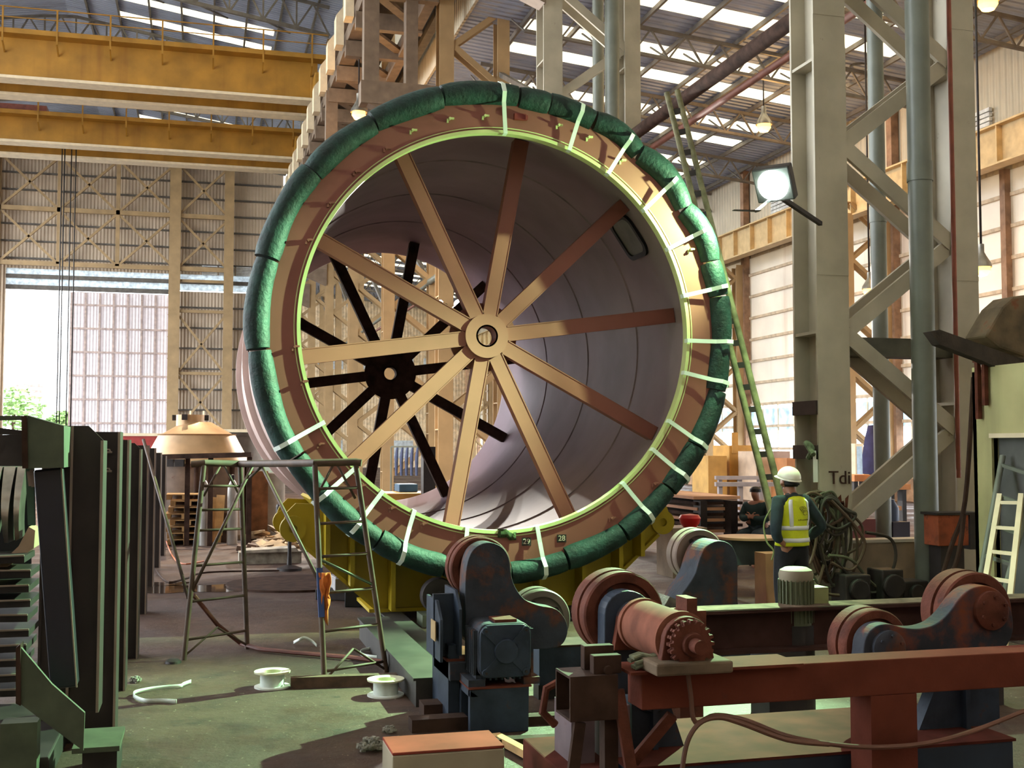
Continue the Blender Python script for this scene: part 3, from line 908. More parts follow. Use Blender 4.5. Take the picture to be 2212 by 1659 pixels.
for s in (-1, 1):
    for y in (13.5, 14.82):
        c = Vector((DC.x + s * 2.27, y, DC.z - 2.27))
        b = MB().lathe(c, AX, [(.05, 0), (.15, 0), (.15, .1), (.05, .1)], 20, closed=True)
        b.build('eye_lug', M_cradle, cr)
for px, py, rz in ((662, 1130, .5), (640, 1075, .3)):
    pass
# dark rail sleepers under the cradle and the rail running towards the rotators
M_rail = mat('dark_rail_steel', (58, 54, 50), .6, var=.25, metal=.2)
for x, l in ((DC.x - 1.15, 'dark steel skid beam under the near side of the cradle, running to the rotator'), (DC.x + 1.0, 'dark steel skid beam under the far side of the cradle')):
    tag(MB().ibeam((x, 9.1 if x < 3 else 12.6, .043), (x, 15.6, .043), .085, .24, .02, .05).build('skid_beam', M_rail), l, 'beam')
b = MB().bb(1.62, 1.9, 8.9, 12.2, 0, .2).bb(1.6, 1.92, 8.9, 12.2, .2, .22)
tag(b.build('kerb_channel', M_rail), 'low dark steel channel on the floor beside the skid beam', 'channel')
p = PZ(945, 1330, .1)
t = thing('guide_wheel', (p.x, p.y, 0), 'small dark guide wheel in a bracket below the cradle', 'wheel')
MB().lathe((p.x, p.y - .1, .33), AX, [(0, 0), (.06, 0), (.06, .02), (.1, .02), (.1, 0), (.19, 0), (.2, .03), (.2, .13), (0, .13)], 28).build('wheel', M_dark, t)
MB().bb(p.x - .2, p.x + .2, p.y - .16, p.y + .2, 0, .13).bb(p.x - .06, p.x + .06, p.y - .14, p.y - .1, .13, .36).build('bracket', mat('grey_green_steel', (96, 104, 84), .6), t)
# long ladder leaning on the right of the drum
la = thing('ladder', PD(1675, 1285, 14.2), 'long wooden ladder leaning behind the drum rim, reaching above it', 'ladder')
M_lad = mat('weathered_green_grey_wood', (128, 124, 92), .8, var=.25, scale=8)
e = [(PD(1642, 1010, 14.0), PD(1440, 200, 14.6)), (PD(1670, 1010, 14.0), PD(1463, 195, 14.6))]
ln = []
for a, c in e:
    d = (c - a) / (c - a).length
    k = a.z / d.z; foot = a - d * k
    ln.append((foot, c)); MB().cyl(foot, c, .045, .035, n=10).build('rail', M_lad, la)
for i in range(1, 24):
    f = i / 24
    MB().bar(ln[0][0].lerp(ln[0][1], f), ln[1][0].lerp(ln[1][1], f), .035, .07).build('rung', M_dark, la)
# =================================================================== turning rolls in front
M_tread = mat('worn_roller_tread', (120, 84, 66), .5, var=.2, scale=5, rust=.4, rcol=(92, 84, 80), rscale=3)


def roller(name, c, r, w, par, m=None, mt=None):
    """wheel with two tyres and a dished front; c is the centre of the front face, axle along +Y"""
    m = m or M_rust
    c = Vector(c)
    o = MB().lathe(c, AX, [(0, .05), (r * .42, .05), (r * .46, .03), (r * .72, .03), (r * .76, .0), (r * .96, .0), (r, .012), (r, w * .42), (r * .955, w * .44), (r * .955, w * .5), (r * 1.02, w * .52), (r * 1.02, w), (0, w)], 56).build(name, m, par)
    for k in range(4):
        a = .5 + k * PI / 2
        MB().cyl(c + Vector((r * .6 * math.cos(a), .028, r * .6 * math.sin(a))), c + Vector((r * .6 * math.cos(a), .05, r * .6 * math.sin(a))), r * .1, n=12).build('dark_hole_disc', M_dark, o)  # solid dark discs: the shade inside the holes as colour
    return o


def outline(px, y): return [PY(a, b, y) for a, b in px]


def spl(pts, n=4):
    """closed Catmull-Rom through pixel points"""
    out = []; m = len(pts)
    for i in range(m):
        p0, p1, p2, p3 = pts[i - 1], pts[i], pts[(i + 1) % m], pts[(i + 2) % m]
        for k in range(n):
            t = k / n
            out.append(tuple(.5 * (2 * p1[j] + (p2[j] - p0[j]) * t + (2 * p0[j] - 5 * p1[j] + 4 * p2[j] - p3[j]) * t * t + (3 * p1[j] - p0[j] - 3 * p2[j] + p3[j]) * t ** 3) for j in (0, 1)))
    return out


def cap(c, r, n, m, par, nb=6, th=.04):
    c = Vector(c)
    o = MB().lathe(c, -AX, [(0, th), (r * .82, th), (r, th * .7), (r, 0), (0, 0)], 32).build('axle_cap', m, par)
    for k in range(nb):
        a = 2 * PI * k / nb + .4
        q = c + Vector((math.cos(a), 0, math.sin(a))) * r * .72
        MB().cyl(q - AX * th, q - AX * (th + .014), r * .1, n=6).build('bolt', m, o)
    return o


# ---- the drive unit with gear motor
base = PZ(1080, 1590)
t = thing('turning_roll', (PZ(1075, 1588).x, 8.2, 0), 'blue and rust turning roll with square gear motor on a blue pedestal', 'turning roll', 'turning rolls')
Yb = PZ(1015, 1588).y
xl = PZ(1015, 1588).x; xr = PY(1142, 1560, Yb).x
b = MB()                                        # pedestal with an arched slot in its left side
zt = PY(1015, 1490, Yb).z
b.bb(xl, xr, Yb, Yb + .06, 0, zt); b.bb(xl, xr, Yb + .3, Yb + .75, 0, zt); b.bb(xl + .1, xr, Yb + .06, Yb + .3, 0, zt); b.bb(xl, xr, Yb, Yb + .75, zt - .06, zt)
b.build('pedestal', M_blue, t, bev=.008)
MB().bb(xl - .01, xr + .02, Yb - .01, Yb + .75, zt, zt + .012).build('pedestal_top', mat('dusty_red_top', (108, 60, 48), .92, spec=.08, var=.2, rust=.2), t)
MB().bb(xl - .08, xr - .1, Yb + .3, Yb + .9, zt + .0, zt + .14).build('packing_block', M_bluerust, t, bev=.01)
MB().bb(xl - .1, xr - .12, Yb + .32, Yb + .86, zt + .14, zt + .155).build('packing_top', MATS['dusty_red_top'], t)
MB().bb(xl - .38, xl + .02, Yb + .15, Yb + .3, 0, .09).build('foot_channel', M_brown, t)
MB().bb(xl - .22, xl + .02, Yb + .55, Yb + .75, 0, .1).build('foot_channel', M_brown, t)
MB().bb(xl - .08, xl, Yb + .35, Yb + .95, 0, zt + .25).build('side_plate', M_blue, t)
Ya = Yb + .36
pa = spl([(1006, 1330), (1005, 1262), (1010, 1215), (1024, 1186), (1052, 1172), (1082, 1180), (1099, 1204), (1104, 1240), (1114, 1270), (1134, 1295), (1165, 1308), (1202, 1316), (1222, 1340), (1226, 1368), (1212, 1394), (1176, 1402), (1090, 1400), (1012, 1390)])
MB().prism(outline(pa, Ya), (0, .2, 0)).build('swing_arm', M_bluerust, t, bev=.006)
c = PY(1040, 1228, Ya + .24); roller('roller', c, .235, .2, t)
c = PY(1172, 1338, Ya + .24); roller('roller', c, .225, .2, t, mat('dusty_grey_roller', (112, 104, 92), .5, var=.2))
for dx, z0, z1 in ((-.02, .5, .95), (-.16, .46, .88)):
    MB().prism([(xl + dx, Ya - .1, z0), (xl + dx, Ya + .42, z0), (xl + dx, Ya + .42, z1), (xl + dx, Ya + .05, z1), (xl + dx, Ya - .1, z1 - .12)], (.02, 0, 0)).build('gusset_plate', M_blue, t)
MB().bb(xl - .17, xl - .0, Ya + .1, Ya + .14, zt + .15, .92).build('gusset_plate', M_blue, t)
lp = MB().bb(xl - .185, xl - .178, Ya - .04, Ya + .12, .6, .74).build('data_plate', mat('brass_plate', (176, 148, 100), .5), t)
# gear motor
mc = PY(1090, 1405, Yb + .02); mc.y = Yb + .02
sq = lambda hw, rad: [(mc.x + u, mc.y, mc.z + w) for u, w in rrect(hw, hw, rad)]
mo = thing('gear_motor', (mc.x, Yb + .2, zt + .012), 'square finned gear motor with a round four-armed cover on the blue pedestal', 'motor')
hw = .19
b = MB().prism(sq(hw, .07), (0, .34, 0)); b.build('housing', M_bluerust, mo, bev=.01)
MB().prism([(p[0], p[1] - .03, p[2]) for p in sq(hw * .97, .075)], (0, .03, 0)).build('cover_plate', M_blue, mo, bev=.008)
cc = Vector((mc.x, mc.y - .03, mc.z))
b = MB().lathe(cc, -AX, [(0, .03), (.08, .03), (.085, .02), (.085, 0)], 32)
cv = b.build('cover_hub', M_blue, mo)
for k in range(4):
    d = Vector((math.cos(PI / 4 + k * PI / 2), 0, math.sin(PI / 4 + k * PI / 2)))
    MB().bar(cc + d * .07 - AX * .008, cc + d * .2 - AX * .008, .04, .016, up=AX).cyl(cc + d * .205, cc + d * .205 - AX * .02, .026, n=14).build('cover_arm', M_blue, mo)
    MB().cyl(cc + d * .205 - AX * .02, cc + d * .205 - AX * .03, .011, n=6).build('bolt', M_dark, mo)
for s in (-1, 1):
    for k in range(6):
        MB().bb(mc.x + s * hw - .03, mc.x + s * hw + .03, Yb + .05 + .05 * k, Yb + .068 + .05 * k, mc.z - .17, mc.z + .14).build('fin', M_bluerust, mo)
for s in (-1, 1):
    MB().bb(mc.x + s * .2 - .06, mc.x + s * .2 + .06, Yb + .02, Yb + .3, zt + .012, zt + .06).bb(mc.x + s * .17 - .03, mc.x + s * .17 + .03, Yb + .05, Yb + .25, zt + .06, mc.z - .12).build('foot', M_bluerust, mo)
b = MB()
for k in range(7): b.bb(mc.x - .15 + .043 * k, mc.x - .135 + .043 * k, Yb + .03, Yb + .3, zt + .05, mc.z - .17)
b.build('lower_fins', M_blue, mo)
MB().bb(mc.x - .06, mc.x + .1, Yb + .06, Yb + .25, mc.z + hw - .005, mc.z + hw + .02).build('terminal_cover', M_rust, mo)
# blue cross beam to the right of the drive unit
p0 = PY(1165, 1400, Yb + .86); p1 = PY(1262, 1470, Yb + .86)
t2 = thing('cross_beam', (p0.x + .4, Yb + 1.0, 0), 'blue box beam with rusty top joining the turning rolls, right of the gear motor', 'beam')
MB().bb(p0.x, p0.x + 1.0, Yb + .86, Yb + 1.2, p1.z - .02, p0.z).build('beam', M_blue, t2)
MB().bb(p0.x, p0.x + 1.0, Yb + .85, Yb + 1.21, p0.z, p0.z + .015).build('top_plate', M_brown, t2)
MB().bb(p0.x + .02, p0.x + .95, Yb + .95, Yb + 1.1, 0, p1.z - .02).build('web', M_dark, t2)

# ---- the farther idler on the right, beside the person
Yf = 9.25
t = thing('turning_roll', (PY(1530, 1300, Yf).x, Yf, 0), 'farther blue turning roll arm with orange rust edge, in front of the round table', 'turning roll', 'turning rolls')
pa = spl([(1462, 1310), (1472, 1285), (1488, 1262), (1502, 1238), (1512, 1205), (1526, 1180), (1552, 1168), (1578, 1176), (1592, 1202), (1594, 1240), (1594, 1300), (1594, 1340), (1520, 1345), (1465, 1340)])
MB().prism(outline(pa, Yf), (0, .34, 0)).build('swing_arm', M_bluerust, t, bev=.01)
c = PY(1512, 1200, Yf + .36); roller('roller', c, .235, .2, t, mat('grey_brown_roller', (110, 92, 84), .45, var=.2))
a = PY(1470, 1340, Yf); e = PY(1640, 1345, Yf)
MB().bb(a.x - .1, e.x, Yf - .1, Yf + .9, 0, .36).build('pedestal', M_blue, t)
q = PY(1430, 1275, Yf - .05)
b = MB().prism([(q.x - .2, Yf - .1, .36), (q.x + .35, Yf - .1, .36), (q.x + .3, Yf - .1, .62), (q.x + .05, Yf - .1, .74)], (0, .3, 0))
b.build('concrete_lump', mat('grey_weathered_plate', (104, 98, 92), .8, var=.3, scale=9, bump=.4), t)
b = MB().bb(q.x - .2, e.x - .1, Yf - .12, Yf + .2, .34, .38); b.build('top_plate', M_brown, t)

# ---- the nearer idler pair carried on the blue and red frame
Yu = 5.98
t = thing('turning_roll', (PY(2020, 1600, Yu).x, Yu, .35), 'large rust and blue twin-roller swing arm near the camera, behind the red beam', 'turning roll', 'turning rolls')
pa = spl([(1868, 1470), (1866, 1410), (1872, 1376), (1892, 1354), (1920, 1348), (1952, 1356), (1988, 1358), (2022, 1348), (2050, 1324), (2072, 1294), (2098, 1272), (2134, 1266), (2166, 1284), (2186, 1324), (2188, 1366), (2170, 1402), (2130, 1434), (2060, 1470), (1960, 1490)])
MB().prism(outline(pa, Yu), (0, .13, 0)).build('swing_arm', mat('blue_arm_worn_orange', (52, 55, 64), .75, spec=.2, var=.2, rust=.55, rcol=(112, 58, 38), rscale=1.6, bump=.1), t, bev=.008)
c = PY(1896, 1396, Yu + .16); roller('roller', c, .215, .2, t)
c = PY(2112, 1326, Yu + .16); roller('roller', c, .25, .21, t)
c = PY(1917, 1400, Yu); cap((c.x, Yu, c.z), .105, 6, M_bluerust, t)
c = PY(2138, 1318, Yu); cap((c.x, Yu, c.z), .115, 6, M_rust, t)
q = PY(2005, 1345, Yu + .3)
MB().bb(q.x - .2, q.x + .22, Yu + .1, Yu + .5, q.z - .2, q.z - .05).build('cross_plate', mat('mossy_grey_plate', (128, 128, 112), .7, var=.25, scale=12), t)
# trapezoid stand
pa = [(2036, 1490), (2160, 1490), (2160, 1560), (1990, 1590)]
zb = .35
x0, x1 = PY(1990, 1585, Yu).x, PY(2165, 1585, Yu).x
xa = PY(2036, 1490, Yu).x
zz = PY(2036, 1480, Yu).z + .05
MB().prism([(x0, Yu + .02, zb), (x1, Yu + .02, zb), (x1, Yu + .02, zz), (xa, Yu + .02, zz)], (0, .1, 0)).build('stand', M_blue, t)
MB().bar((x0 + .3, Yu, zb), (x0 + .3, Yu, zz), .03, .06).lathe((x0 + .3, Yu + .02, zz + .02), -AX, [(0, .03), (.1, .03), (.12, 0)], 28).build('stand_rib', M_blue, t)

t = thing('turning_roll', (PY(1350, 1500, Yu).x, Yu, .35), 'single big rusty roller on a rounded blue bracket, behind the winch drum', 'turning roll', 'turning rolls')
c = PY(1349, 1328, Yu + .14); roller('roller', c, .235, .22, t)
pa = [(1306, 1500)] + [(1358 + 52 * math.cos(R(a)), 1328 - 52 * math.sin(R(a))) for a in range(180, -1, -15)] + [(1412, 1500)]
MB().prism(outline(pa, Yu), (0, .12, 0)).build('bracket', M_blue, t, bev=.008)
c = PY(1366, 1335, Yu); cap((c.x, Yu, c.z), .095, 6, M_bluerust, t)
x0, x1 = PY(1372, 1600, Yu).x, PY(1485, 1600, Yu).x; zz = PY(1400, 1480, Yu).z
MB().prism([(x0, Yu + .05, .35), (x1, Yu + .05, .35), (x1 - .12, Yu + .05, zz), (x0, Yu + .05, zz)], (0, .12, 0)).build('stand', M_blue, t)
sx_ = (x0 + x1) / 2
MB().bar((sx_ - .03, Yu + .03, .35), (sx_ - .03, Yu + .03, zz), .03, .05).lathe((sx_ - .03, Yu + .05, zz - .05), -AX, [(0, .03), (.1, .03), (.12, 0)], 28).build('stand_rib', M_blue, t)
# base frame of the nearer pair
xL_, xR_ = PY(1360, 1640, 5.7).x, PY(2190, 1640, 5.7).x
t = thing('base_frame', ((xL_ + xR_) / 2, 6.1, 0), 'long low blue base frame with red oxide top carrying the nearer rollers', 'frame')
MB().bb(xL_, xR_, 5.7, 6.62, 0, .335).build('body', mat('blue_frame_side', (42, 54, 70), .55, var=.15, rust=.12, rcol=(70, 58, 58)), t, bev=.01)
MB().bb(xL_ - .01, xR_ + .01, 5.69, 6.63, .335, .35).build('top_plate', mat('red_oxide_plate', (86, 43, 36), .9, spec=.08, var=.2, scale=4, rust=.15), t)
xa, xb = PY(1195, 1600, 5.9).x, PY(1375, 1600, 5.9).x
t2 = thing('end_block', ((xa + xb) / 2, 6.1, 0), 'red steel end block with mauve uprights at the left end of the base frame', 'block')
MB().bb(xa, xL_ - .02, 5.8, 6.5, 0, .33).build('block', MATS['red_oxide_plate'], t2, bev=.01)
for k in (0.1, .3): MB().bb(xa + k, xa + k + .13, 5.9, 6.2, .33, .62).build('upright', mat('mauve_dust_paint', (110, 92, 100), .7, var=.2, rust=.3), t2)
MB().tube([(xa + .0, 5.86, .55), (xa - .07, 5.86, .62), (xa - .05, 5.86, .74), (xa + .08, 5.86, .8)], .022).build('hook', M_rust, t2)
# small brown channels on the floor between the units
for (x0, y0, x1, y1), l in (((1148, 1588, 1240, 1588), 'flat brown steel channel lying between the pedestal and the red end block'), ((1130, 1545, 1240, 1540), 'brown steel channel behind the flat one, between pedestal and end block')):
    a, e = PZ(x0, y0, .06), PZ(x1, y1, .06)
    tag(MB().bar((a.x - .35, a.y, .03), (e.x + .1, e.y, .03), .1, .06).build('floor_channel', M_brown), l, 'channel')

# ---- dark H-beam on blocks behind the nearer rollers
a, e = PY(1512, 1318, 7.9), PY(2330, 1296, 7.9)
zt = a.z
t = thing('steel_beam', ((a.x + e.x) / 2, 7.9, 0), 'dark rusty H-beam resting on blocks, behind the twin-roller arm', 'beam')
MB().ibeam((a.x, 7.95, zt - .16), (e.x, 7.95, zt - .16), .32, .26, .025, .02).build('beam', mat('dark_red_brown_beam', (66, 45, 41), .85, spec=.1, var=.2, scale=5, rust=.2, rcol=(60, 52, 50)), t)
MB().bb(a.x + .01, e.x, 7.83, 8.07, zt, zt + .006).build('top_flange', mat('pale_flange', (104, 88, 76), .95, spec=.08, var=.25, scale=8), t)  # strip on top, paler than the beam below
for x in (a.x + .5, a.x + 2.2): MB().bb(x, x + .3, 7.8, 8.1, 0, zt - .32).build('block', M_dark, t)
q = PY(1480, 1310, 7.85)
b = MB().bb(q.x - .1, q.x + .12, 7.75, 7.95, q.z - .2, q.z - .02).bb(q.x - .03, q.x + .05, 7.75, 7.95, q.z - .02, q.z + .07)
b.bb(q.x - .08, q.x + .1, 7.77, 7.93, 0, q.z - .2)
tag(b.build('clamp_block', M_rust), 'rusty stepped clamp block standing at the end of the dark H-beam', 'clamp')

# ---- green motor standing behind the beam
d = 8.9
p = PD(1720, 1300, d); s = d / F
t = thing('electric_motor', (p.x, p.y, .0), 'olive green upright finned electric motor in front of the person', 'motor')
zt = PD(1720, 1228, d).z
r = 34 * s
MB().cyl((p.x, p.y, 0), (p.x, p.y, zt - .42), r * 1.1, n=24).build('base', M_dark, t)
MB().cyl((p.x, p.y, zt - .42), (p.x, p.y, zt - .07), r, n=28).build('body', mat('olive_motor_paint', (92, 96, 72), .5, var=.15), t)
for k in range(24):
    a = 2 * PI * k / 24
    MB().bar((p.x + r * math.cos(a), p.y + r * math.sin(a), zt - .4), (p.x + r * math.cos(a), p.y + r * math.sin(a), zt - .08), .008, .03, up=Vector((math.cos(a), math.sin(a), .01))).build('fin', MATS['olive_motor_paint'], t)
MB().lathe((p.x, p.y, zt - .09), UP, [(r * 1.05, 0), (r * 1.08, .05), (r, .08), (r * .7, .1), (0, .105)], 28).build('fan_cover', mat('dusty_cover', (128, 116, 96), .7, var=.15), t)
MB().bb(p.x + r * .9, p.x + r * .9 + .12, p.y - .08, p.y + .08, zt - .28, zt - .14).build('terminal_box', mat('olive_box', (126, 128, 84), .5), t)

# ---- winch on the red beam
Yw = 5.5
zt = PY(1900, 1425, Yw - .1).z
x0, x1 = PY(1330, 1480, Yw).x, PY(2300, 1420, Yw).x
t = thing('winch_stand', (PY(1900, 1600, Yw).x, Yw, 0), 'long red oxide steel beam on stands carrying the winch, across the near right corner', 'beam')
M_red = mat('red_oxide_beam', (104, 54, 42), .9, spec=.08, var=.15, scale=3, rust=.12, rcol=(84, 52, 44), rscale=7, bump=.1)
MB().bb(x0 + .1, x1, Yw - .1, Yw + .1, zt - .185, zt).build('beam', M_red, t, bev=.006)
MB().bb(x0 + .02, x0 + .95, Yw - .16, Yw + .12, zt, zt + .014).build('winch_plate', M_red, t)
xe0, xe1 = PY(1232, 1490, Yw - .12).x, PY(1335, 1490, Yw - .12).x
b = MB(); zz = zt + .0
for q in ((zz - .012, zz), (zz - .215, zz - .203)): b.bb(xe0, xe1, Yw - .12, Yw + .12, *q)
b.bb(xe0, xe1, Yw - .12, Yw - .105, zz - .203, zz - .012); b.bb(xe0, xe1, Yw + .105, Yw + .12, zz - .203, zz - .012)
b.build('end_box', M_brown, t)
for px0, px1, yy in ((1258, 1322, Yw + .06), (1278, 1338, Yw - .06)):
    a = PY(px0, 1400, yy).x; c = PY(px1, 1400, yy).x; h = PY(1300, 1392 if yy > Yw else 1414, yy).z
    q = MB().bb(a, c, yy - .03, yy + .03, zt, h)
    q.build('clamp_plate', M_brown, t, bev=.004)
    MB().cyl(((a + c) / 2, yy - .03, h - .07), ((a + c) / 2, yy - .05, h - .07), .022, n=14).build('bolt', M_brown, t)
xs_ = PY(1315, 1600, Yw).x
MB().bb(xs_ - .035, xs_ + .035, Yw - .04, Yw + .04, 0, zt - .21).build('stand_leg', M_brown, t)
for (a, c) in (((1252, 1560), (1228, 1740)), ((1335, 1490), (1375, 1740)), ((1452, 1545), (1368, 1645))):
    A_, C_ = PY(*a, Yw - .1), PY(*c, Yw - .12 if a[0] < 1400 else Yw + .02)
    if C_.z < 0: C_ = A_.lerp(C_, A_.z / (A_.z - C_.z))
    MB().bar(A_, C_, .055, .03, up=AX).build('brace', M_brown if a[0] < 1300 else M_rust, t)
xa, xb = PY(1860, 1600, Yw).x, PY(1958, 1600, Yw).x
MB().bb(xa + .05, xb, Yw - .1, Yw + .1, .02, zt - .185).bb(xa, xa + .05, Yw - .1, Yw + .1, .02, zt - .185).build('stand_leg', M_red, t)
MB().bb(xa - .1, xb + .12, Yw - .16, Yw + .16, 0, .02).build('foot_plate', M_red, t)
# winch itself
cs = PY(1495, 1392, 5.24)
wx, wz = cs.x, cs.z
w = thing('winch', (wx, 5.6, zt + .014), 'rusty winch with smooth drum and toothed sprocket on the red beam', 'winch')
MB().lathe((wx, 5.36, wz), AX, [(0, 0), (.12, 0), (.142, .0), (.142, .03), (.132, .032), (.132, .5), (.142, .502), (.142, .54), (0, .54)], 44).build('drum', mat('dusty_pink_rust', (128, 80, 64), .85, spec=.12, var=.2, scale=6, rust=.15, rcol=(110, 64, 50)), w)
for yy in (5.29, 5.93):
    pl = [(wx - .15, yy, zt + .014), (wx + .15, yy, zt + .014)] + [(wx + .125 * math.cos(R(a)), yy, wz + .125 * math.sin(R(a))) for a in range(0, 181, 15)]
    MB().prism(pl, (0, .05, 0)).build('end_plate', M_rust, w, bev=.005)
MB().bb(wx - .2, wx + .2, 5.2, 5.42, zt + .014, zt + .075).build('base_plate', mat('grey_dusty_base', (110, 94, 78), .9, spec=.1, var=.2, scale=6), w, bev=.012)
n = 20; poly = []
for k in range(n):
    a = 2 * PI * k / n
    for da, rr in ((-.1, .098), (-.06, .116), (.06, .116), (.1, .098)):
        poly.append((wx + rr * math.cos(a + da), 5.235, wz + rr * math.sin(a + da)))
MB().prism(poly, (0, .022, 0)).build('sprocket', M_rust, w)
MB().prism([(p[0], 5.265, p[2]) for p in poly], (0, .018, 0)).build('sprocket', M_rust, w)
MB().lathe((wx, 5.235, wz), -AX, [(.06, 0), (.055, .03), (.036, .032), (.034, .1), (.0, .1)], 28).build('shaft', M_rust, w)
# rope scraps beside the clamp
q = PY(1385, 1445, Yw - .02)
random.seed(8)
rp = thing('rope_bundle', (q.x, Yw, zt + .014), 'small bundle of pale green rope ends between the clamp plates and the winch', 'rope')
for k in range(9):
    y = Yw - .12 + .024 * (k % 5); z = zt + .026 + .022 * (k // 3)
    MB().tube([(q.x - .07, y, z), (q.x - .02, y + .008, z + .012), (q.x + .03, y - .006, z), (q.x + .07, y + .01, z + .004)], .010, 7).build('strand', mat('pale_green_rope', (116, 120, 96), .8, var=.25, scale=20), rp)
# two hoses sagging across the front
for k, pts in enumerate(([(1484, 1440), (1492, 1500), (1502, 1560), (1545, 1545), (1610, 1556), (1700, 1590), (1800, 1608), (1900, 1614), (2010, 1604), (2110, 1576), (2212, 1536), (2300, 1500)],
                         [(1470, 1720), (1474, 1660), (1486, 1600), (1512, 1562), (1552, 1550), (1600, 1562), (1700, 1598), (1790, 1608)])):
    P = []
    for i, (a, c) in enumerate(pts):
        P.append(PY(a, c, 5.32 - .05 * k))
    Q = []
    for i in range(len(P) - 1):
        p0, p1, p2, p3 = P[max(i - 1, 0)], P[i], P[i + 1], P[min(i + 2, len(P) - 1)]
        for s in range(5):
            u = s / 5
            Q.append(.5 * (2 * p1 + (p2 - p0) * u + (2 * p0 - 5 * p1 + 4 * p2 - p3) * u * u + (3 * p1 - p0 - 3 * p2 + p3) * u ** 3))
    Q.append(P[-1])
    Q = [Vector((v.x, v.y, max(v.z, .02))) for v in Q]
    tag(MB().tube(Q, .0125, 8).build('hose', mat('brown_hose', (112, 76, 62), .55, var=.15)), ('long brown hose sagging from the winch across to the edge of the picture', 'shorter brown hose looping down to the floor under the winch')[k], 'hose')

# ---- cream and red steel box near the camera
p = PZ(1090, 1612, .42); a = PZ(850, 1632, .42); bk = PZ(1065, 1578, .42)
t = thing('steel_box', ((a.x + p.x) / 2, p.y + .2, 0), 'cream steel box with worn red top at the lower edge of the picture', 'box')
MB().bb(a.x, p.x, p.y, bk.y, 0, .41).build('body', mat('cream_chipped_paint', (160, 148, 126), .6, var=.08, rust=.12, rcol=(96, 60, 44), rscale=9), t, bev=.008)
MB().bb(a.x, p.x, p.y, bk.y, .41, .425).build('lid', mat('worn_red_lid', (150, 70, 58), .85, spec=.1, var=.15, rust=.18, rcol=(196, 150, 118), rscale=4), t, bev=.004)
q = PZ(1110, 1630, .02)
tag(MB().bar((q.x - .02, q.y + .4, .04), (q.x + .12, q.y - .35, .04), .06, .05).build('timber_offcut', M_wood), 'short timber offcut on the floor beside the cream box', 'timber')
# =================================================================== left side: steel posts, stacks
M_post = mat('dark_brown_post_steel', (50, 41, 40), .55, var=.2, scale=3, metal=.15)
M_edge = mat('pale_steel_edge', (140, 124, 112), .5, var=.1)  # paler tone for edge strips, weld line and clips
M_green = mat('green_primer_steel', (76, 84, 66), .6, var=.2, scale=5, rust=.12, rcol=(60, 66, 52))
M_navy = mat('navy_panel', (32, 32, 44), .4, var=.12, scale=2)
posts = [(248, 933, 1600), (270, 950, 1490), (297, 957, 1422), (315, 962, 1326), (331, 968, 1267), (345, 978, 1226), (356, 985, 1200)]
plab = ['dark steel post with two wire clips near its top, second in the row', 'third dark steel post from the camera in the long row', 'fourth dark steel post of the row, thin light edge',
        'fifth dark steel post of the row', 'sixth dark steel post of the row', 'seventh dark steel post of the row, before the hopper', 'last and shortest-looking dark steel post of the row']


def post(xr, y, z0, z1, w, label, cut=.0):
    t = thing('steel_post', (xr - w / 2, y, z0), label, 'steel post', 'dark steel posts in a row')
    poly = [(xr - w, y, z0), (xr, y, z0), (xr, y, z1 - cut), (xr - cut, y, z1), (xr - w, y, z1)]
    MB().prism(poly, (0, .02, 0)).build('web', M_post, t)
    MB().bb(xr - .014, xr + .004, y - .05, y + .22, z0, z1 - cut).build('flange', M_edge if False else M_post, t)
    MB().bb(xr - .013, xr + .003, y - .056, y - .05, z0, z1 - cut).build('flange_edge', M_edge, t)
    MB().bb(xr - w, xr - w + .016, y - .02, y + .22, z0, z1).build('flange', M_post, t)
    return t


for i, ((px, pt, pb), l) in enumerate(zip(posts, plab)):
    g = PZ(px, pb); zt = PY(px, pt, g.y).z
    tt = post(g.x, g.y, 0, zt, .5, l, 0 if i != 2 else .06)
    if i == 0:
        for dz in (.14, .27):
            c = Vector((g.x - .11, g.y - .03, zt - dz))
            q = MB()
            q.tube([c + Vector((.05 * math.cos(a) * (1 if a < 4 else .5), -.01, .022 * math.sin(2 * a))) for a in [k * .5 for k in range(13)]], .006, 6)
            q.cyl(c - Vector((.06, 0, 0)), c + Vector((.06, 0, 0)), .008, n=6)
            q.build('wire_clip', M_edge, tt)
# front post on the green gusset, and the leaning navy panel
y2 = 7.55
a = PY(213, 1535, y2); zt = PY(213, 920, y2).z
front = post(a.x, y2, a.z, zt, .3, 'nearest dark steel post with a cut top corner, on the green gusset plate', .09)
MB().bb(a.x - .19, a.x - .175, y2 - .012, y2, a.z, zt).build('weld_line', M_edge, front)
y1 = 7.25
pts = [PY(72, 1016, y1), PY(133, 1010, y1), PY(166, 1484, y1), PY(108, 1490, y1)]
b = MB().prism(pts, (0, .16, 0))
pn = thing('leaning_channel', pts[3], 'leaning navy-black steel channel panel at the near end of the post row', 'steel channel')
b.build('face', M_navy, pn, bev=.012)
MB().bar(pts[1] - AX * .01, pts[2] - AX * .01, .008, .012).build('edge', M_edge, pn)
MB().bar(PY(62, 1018, y1 + .1), PY(66, 1050, y1 + .1), .02).bar(PY(68, 1014, y1 + .1), PY(72, 1052, y1 + .1), .02).build('clip', M_edge, pn)
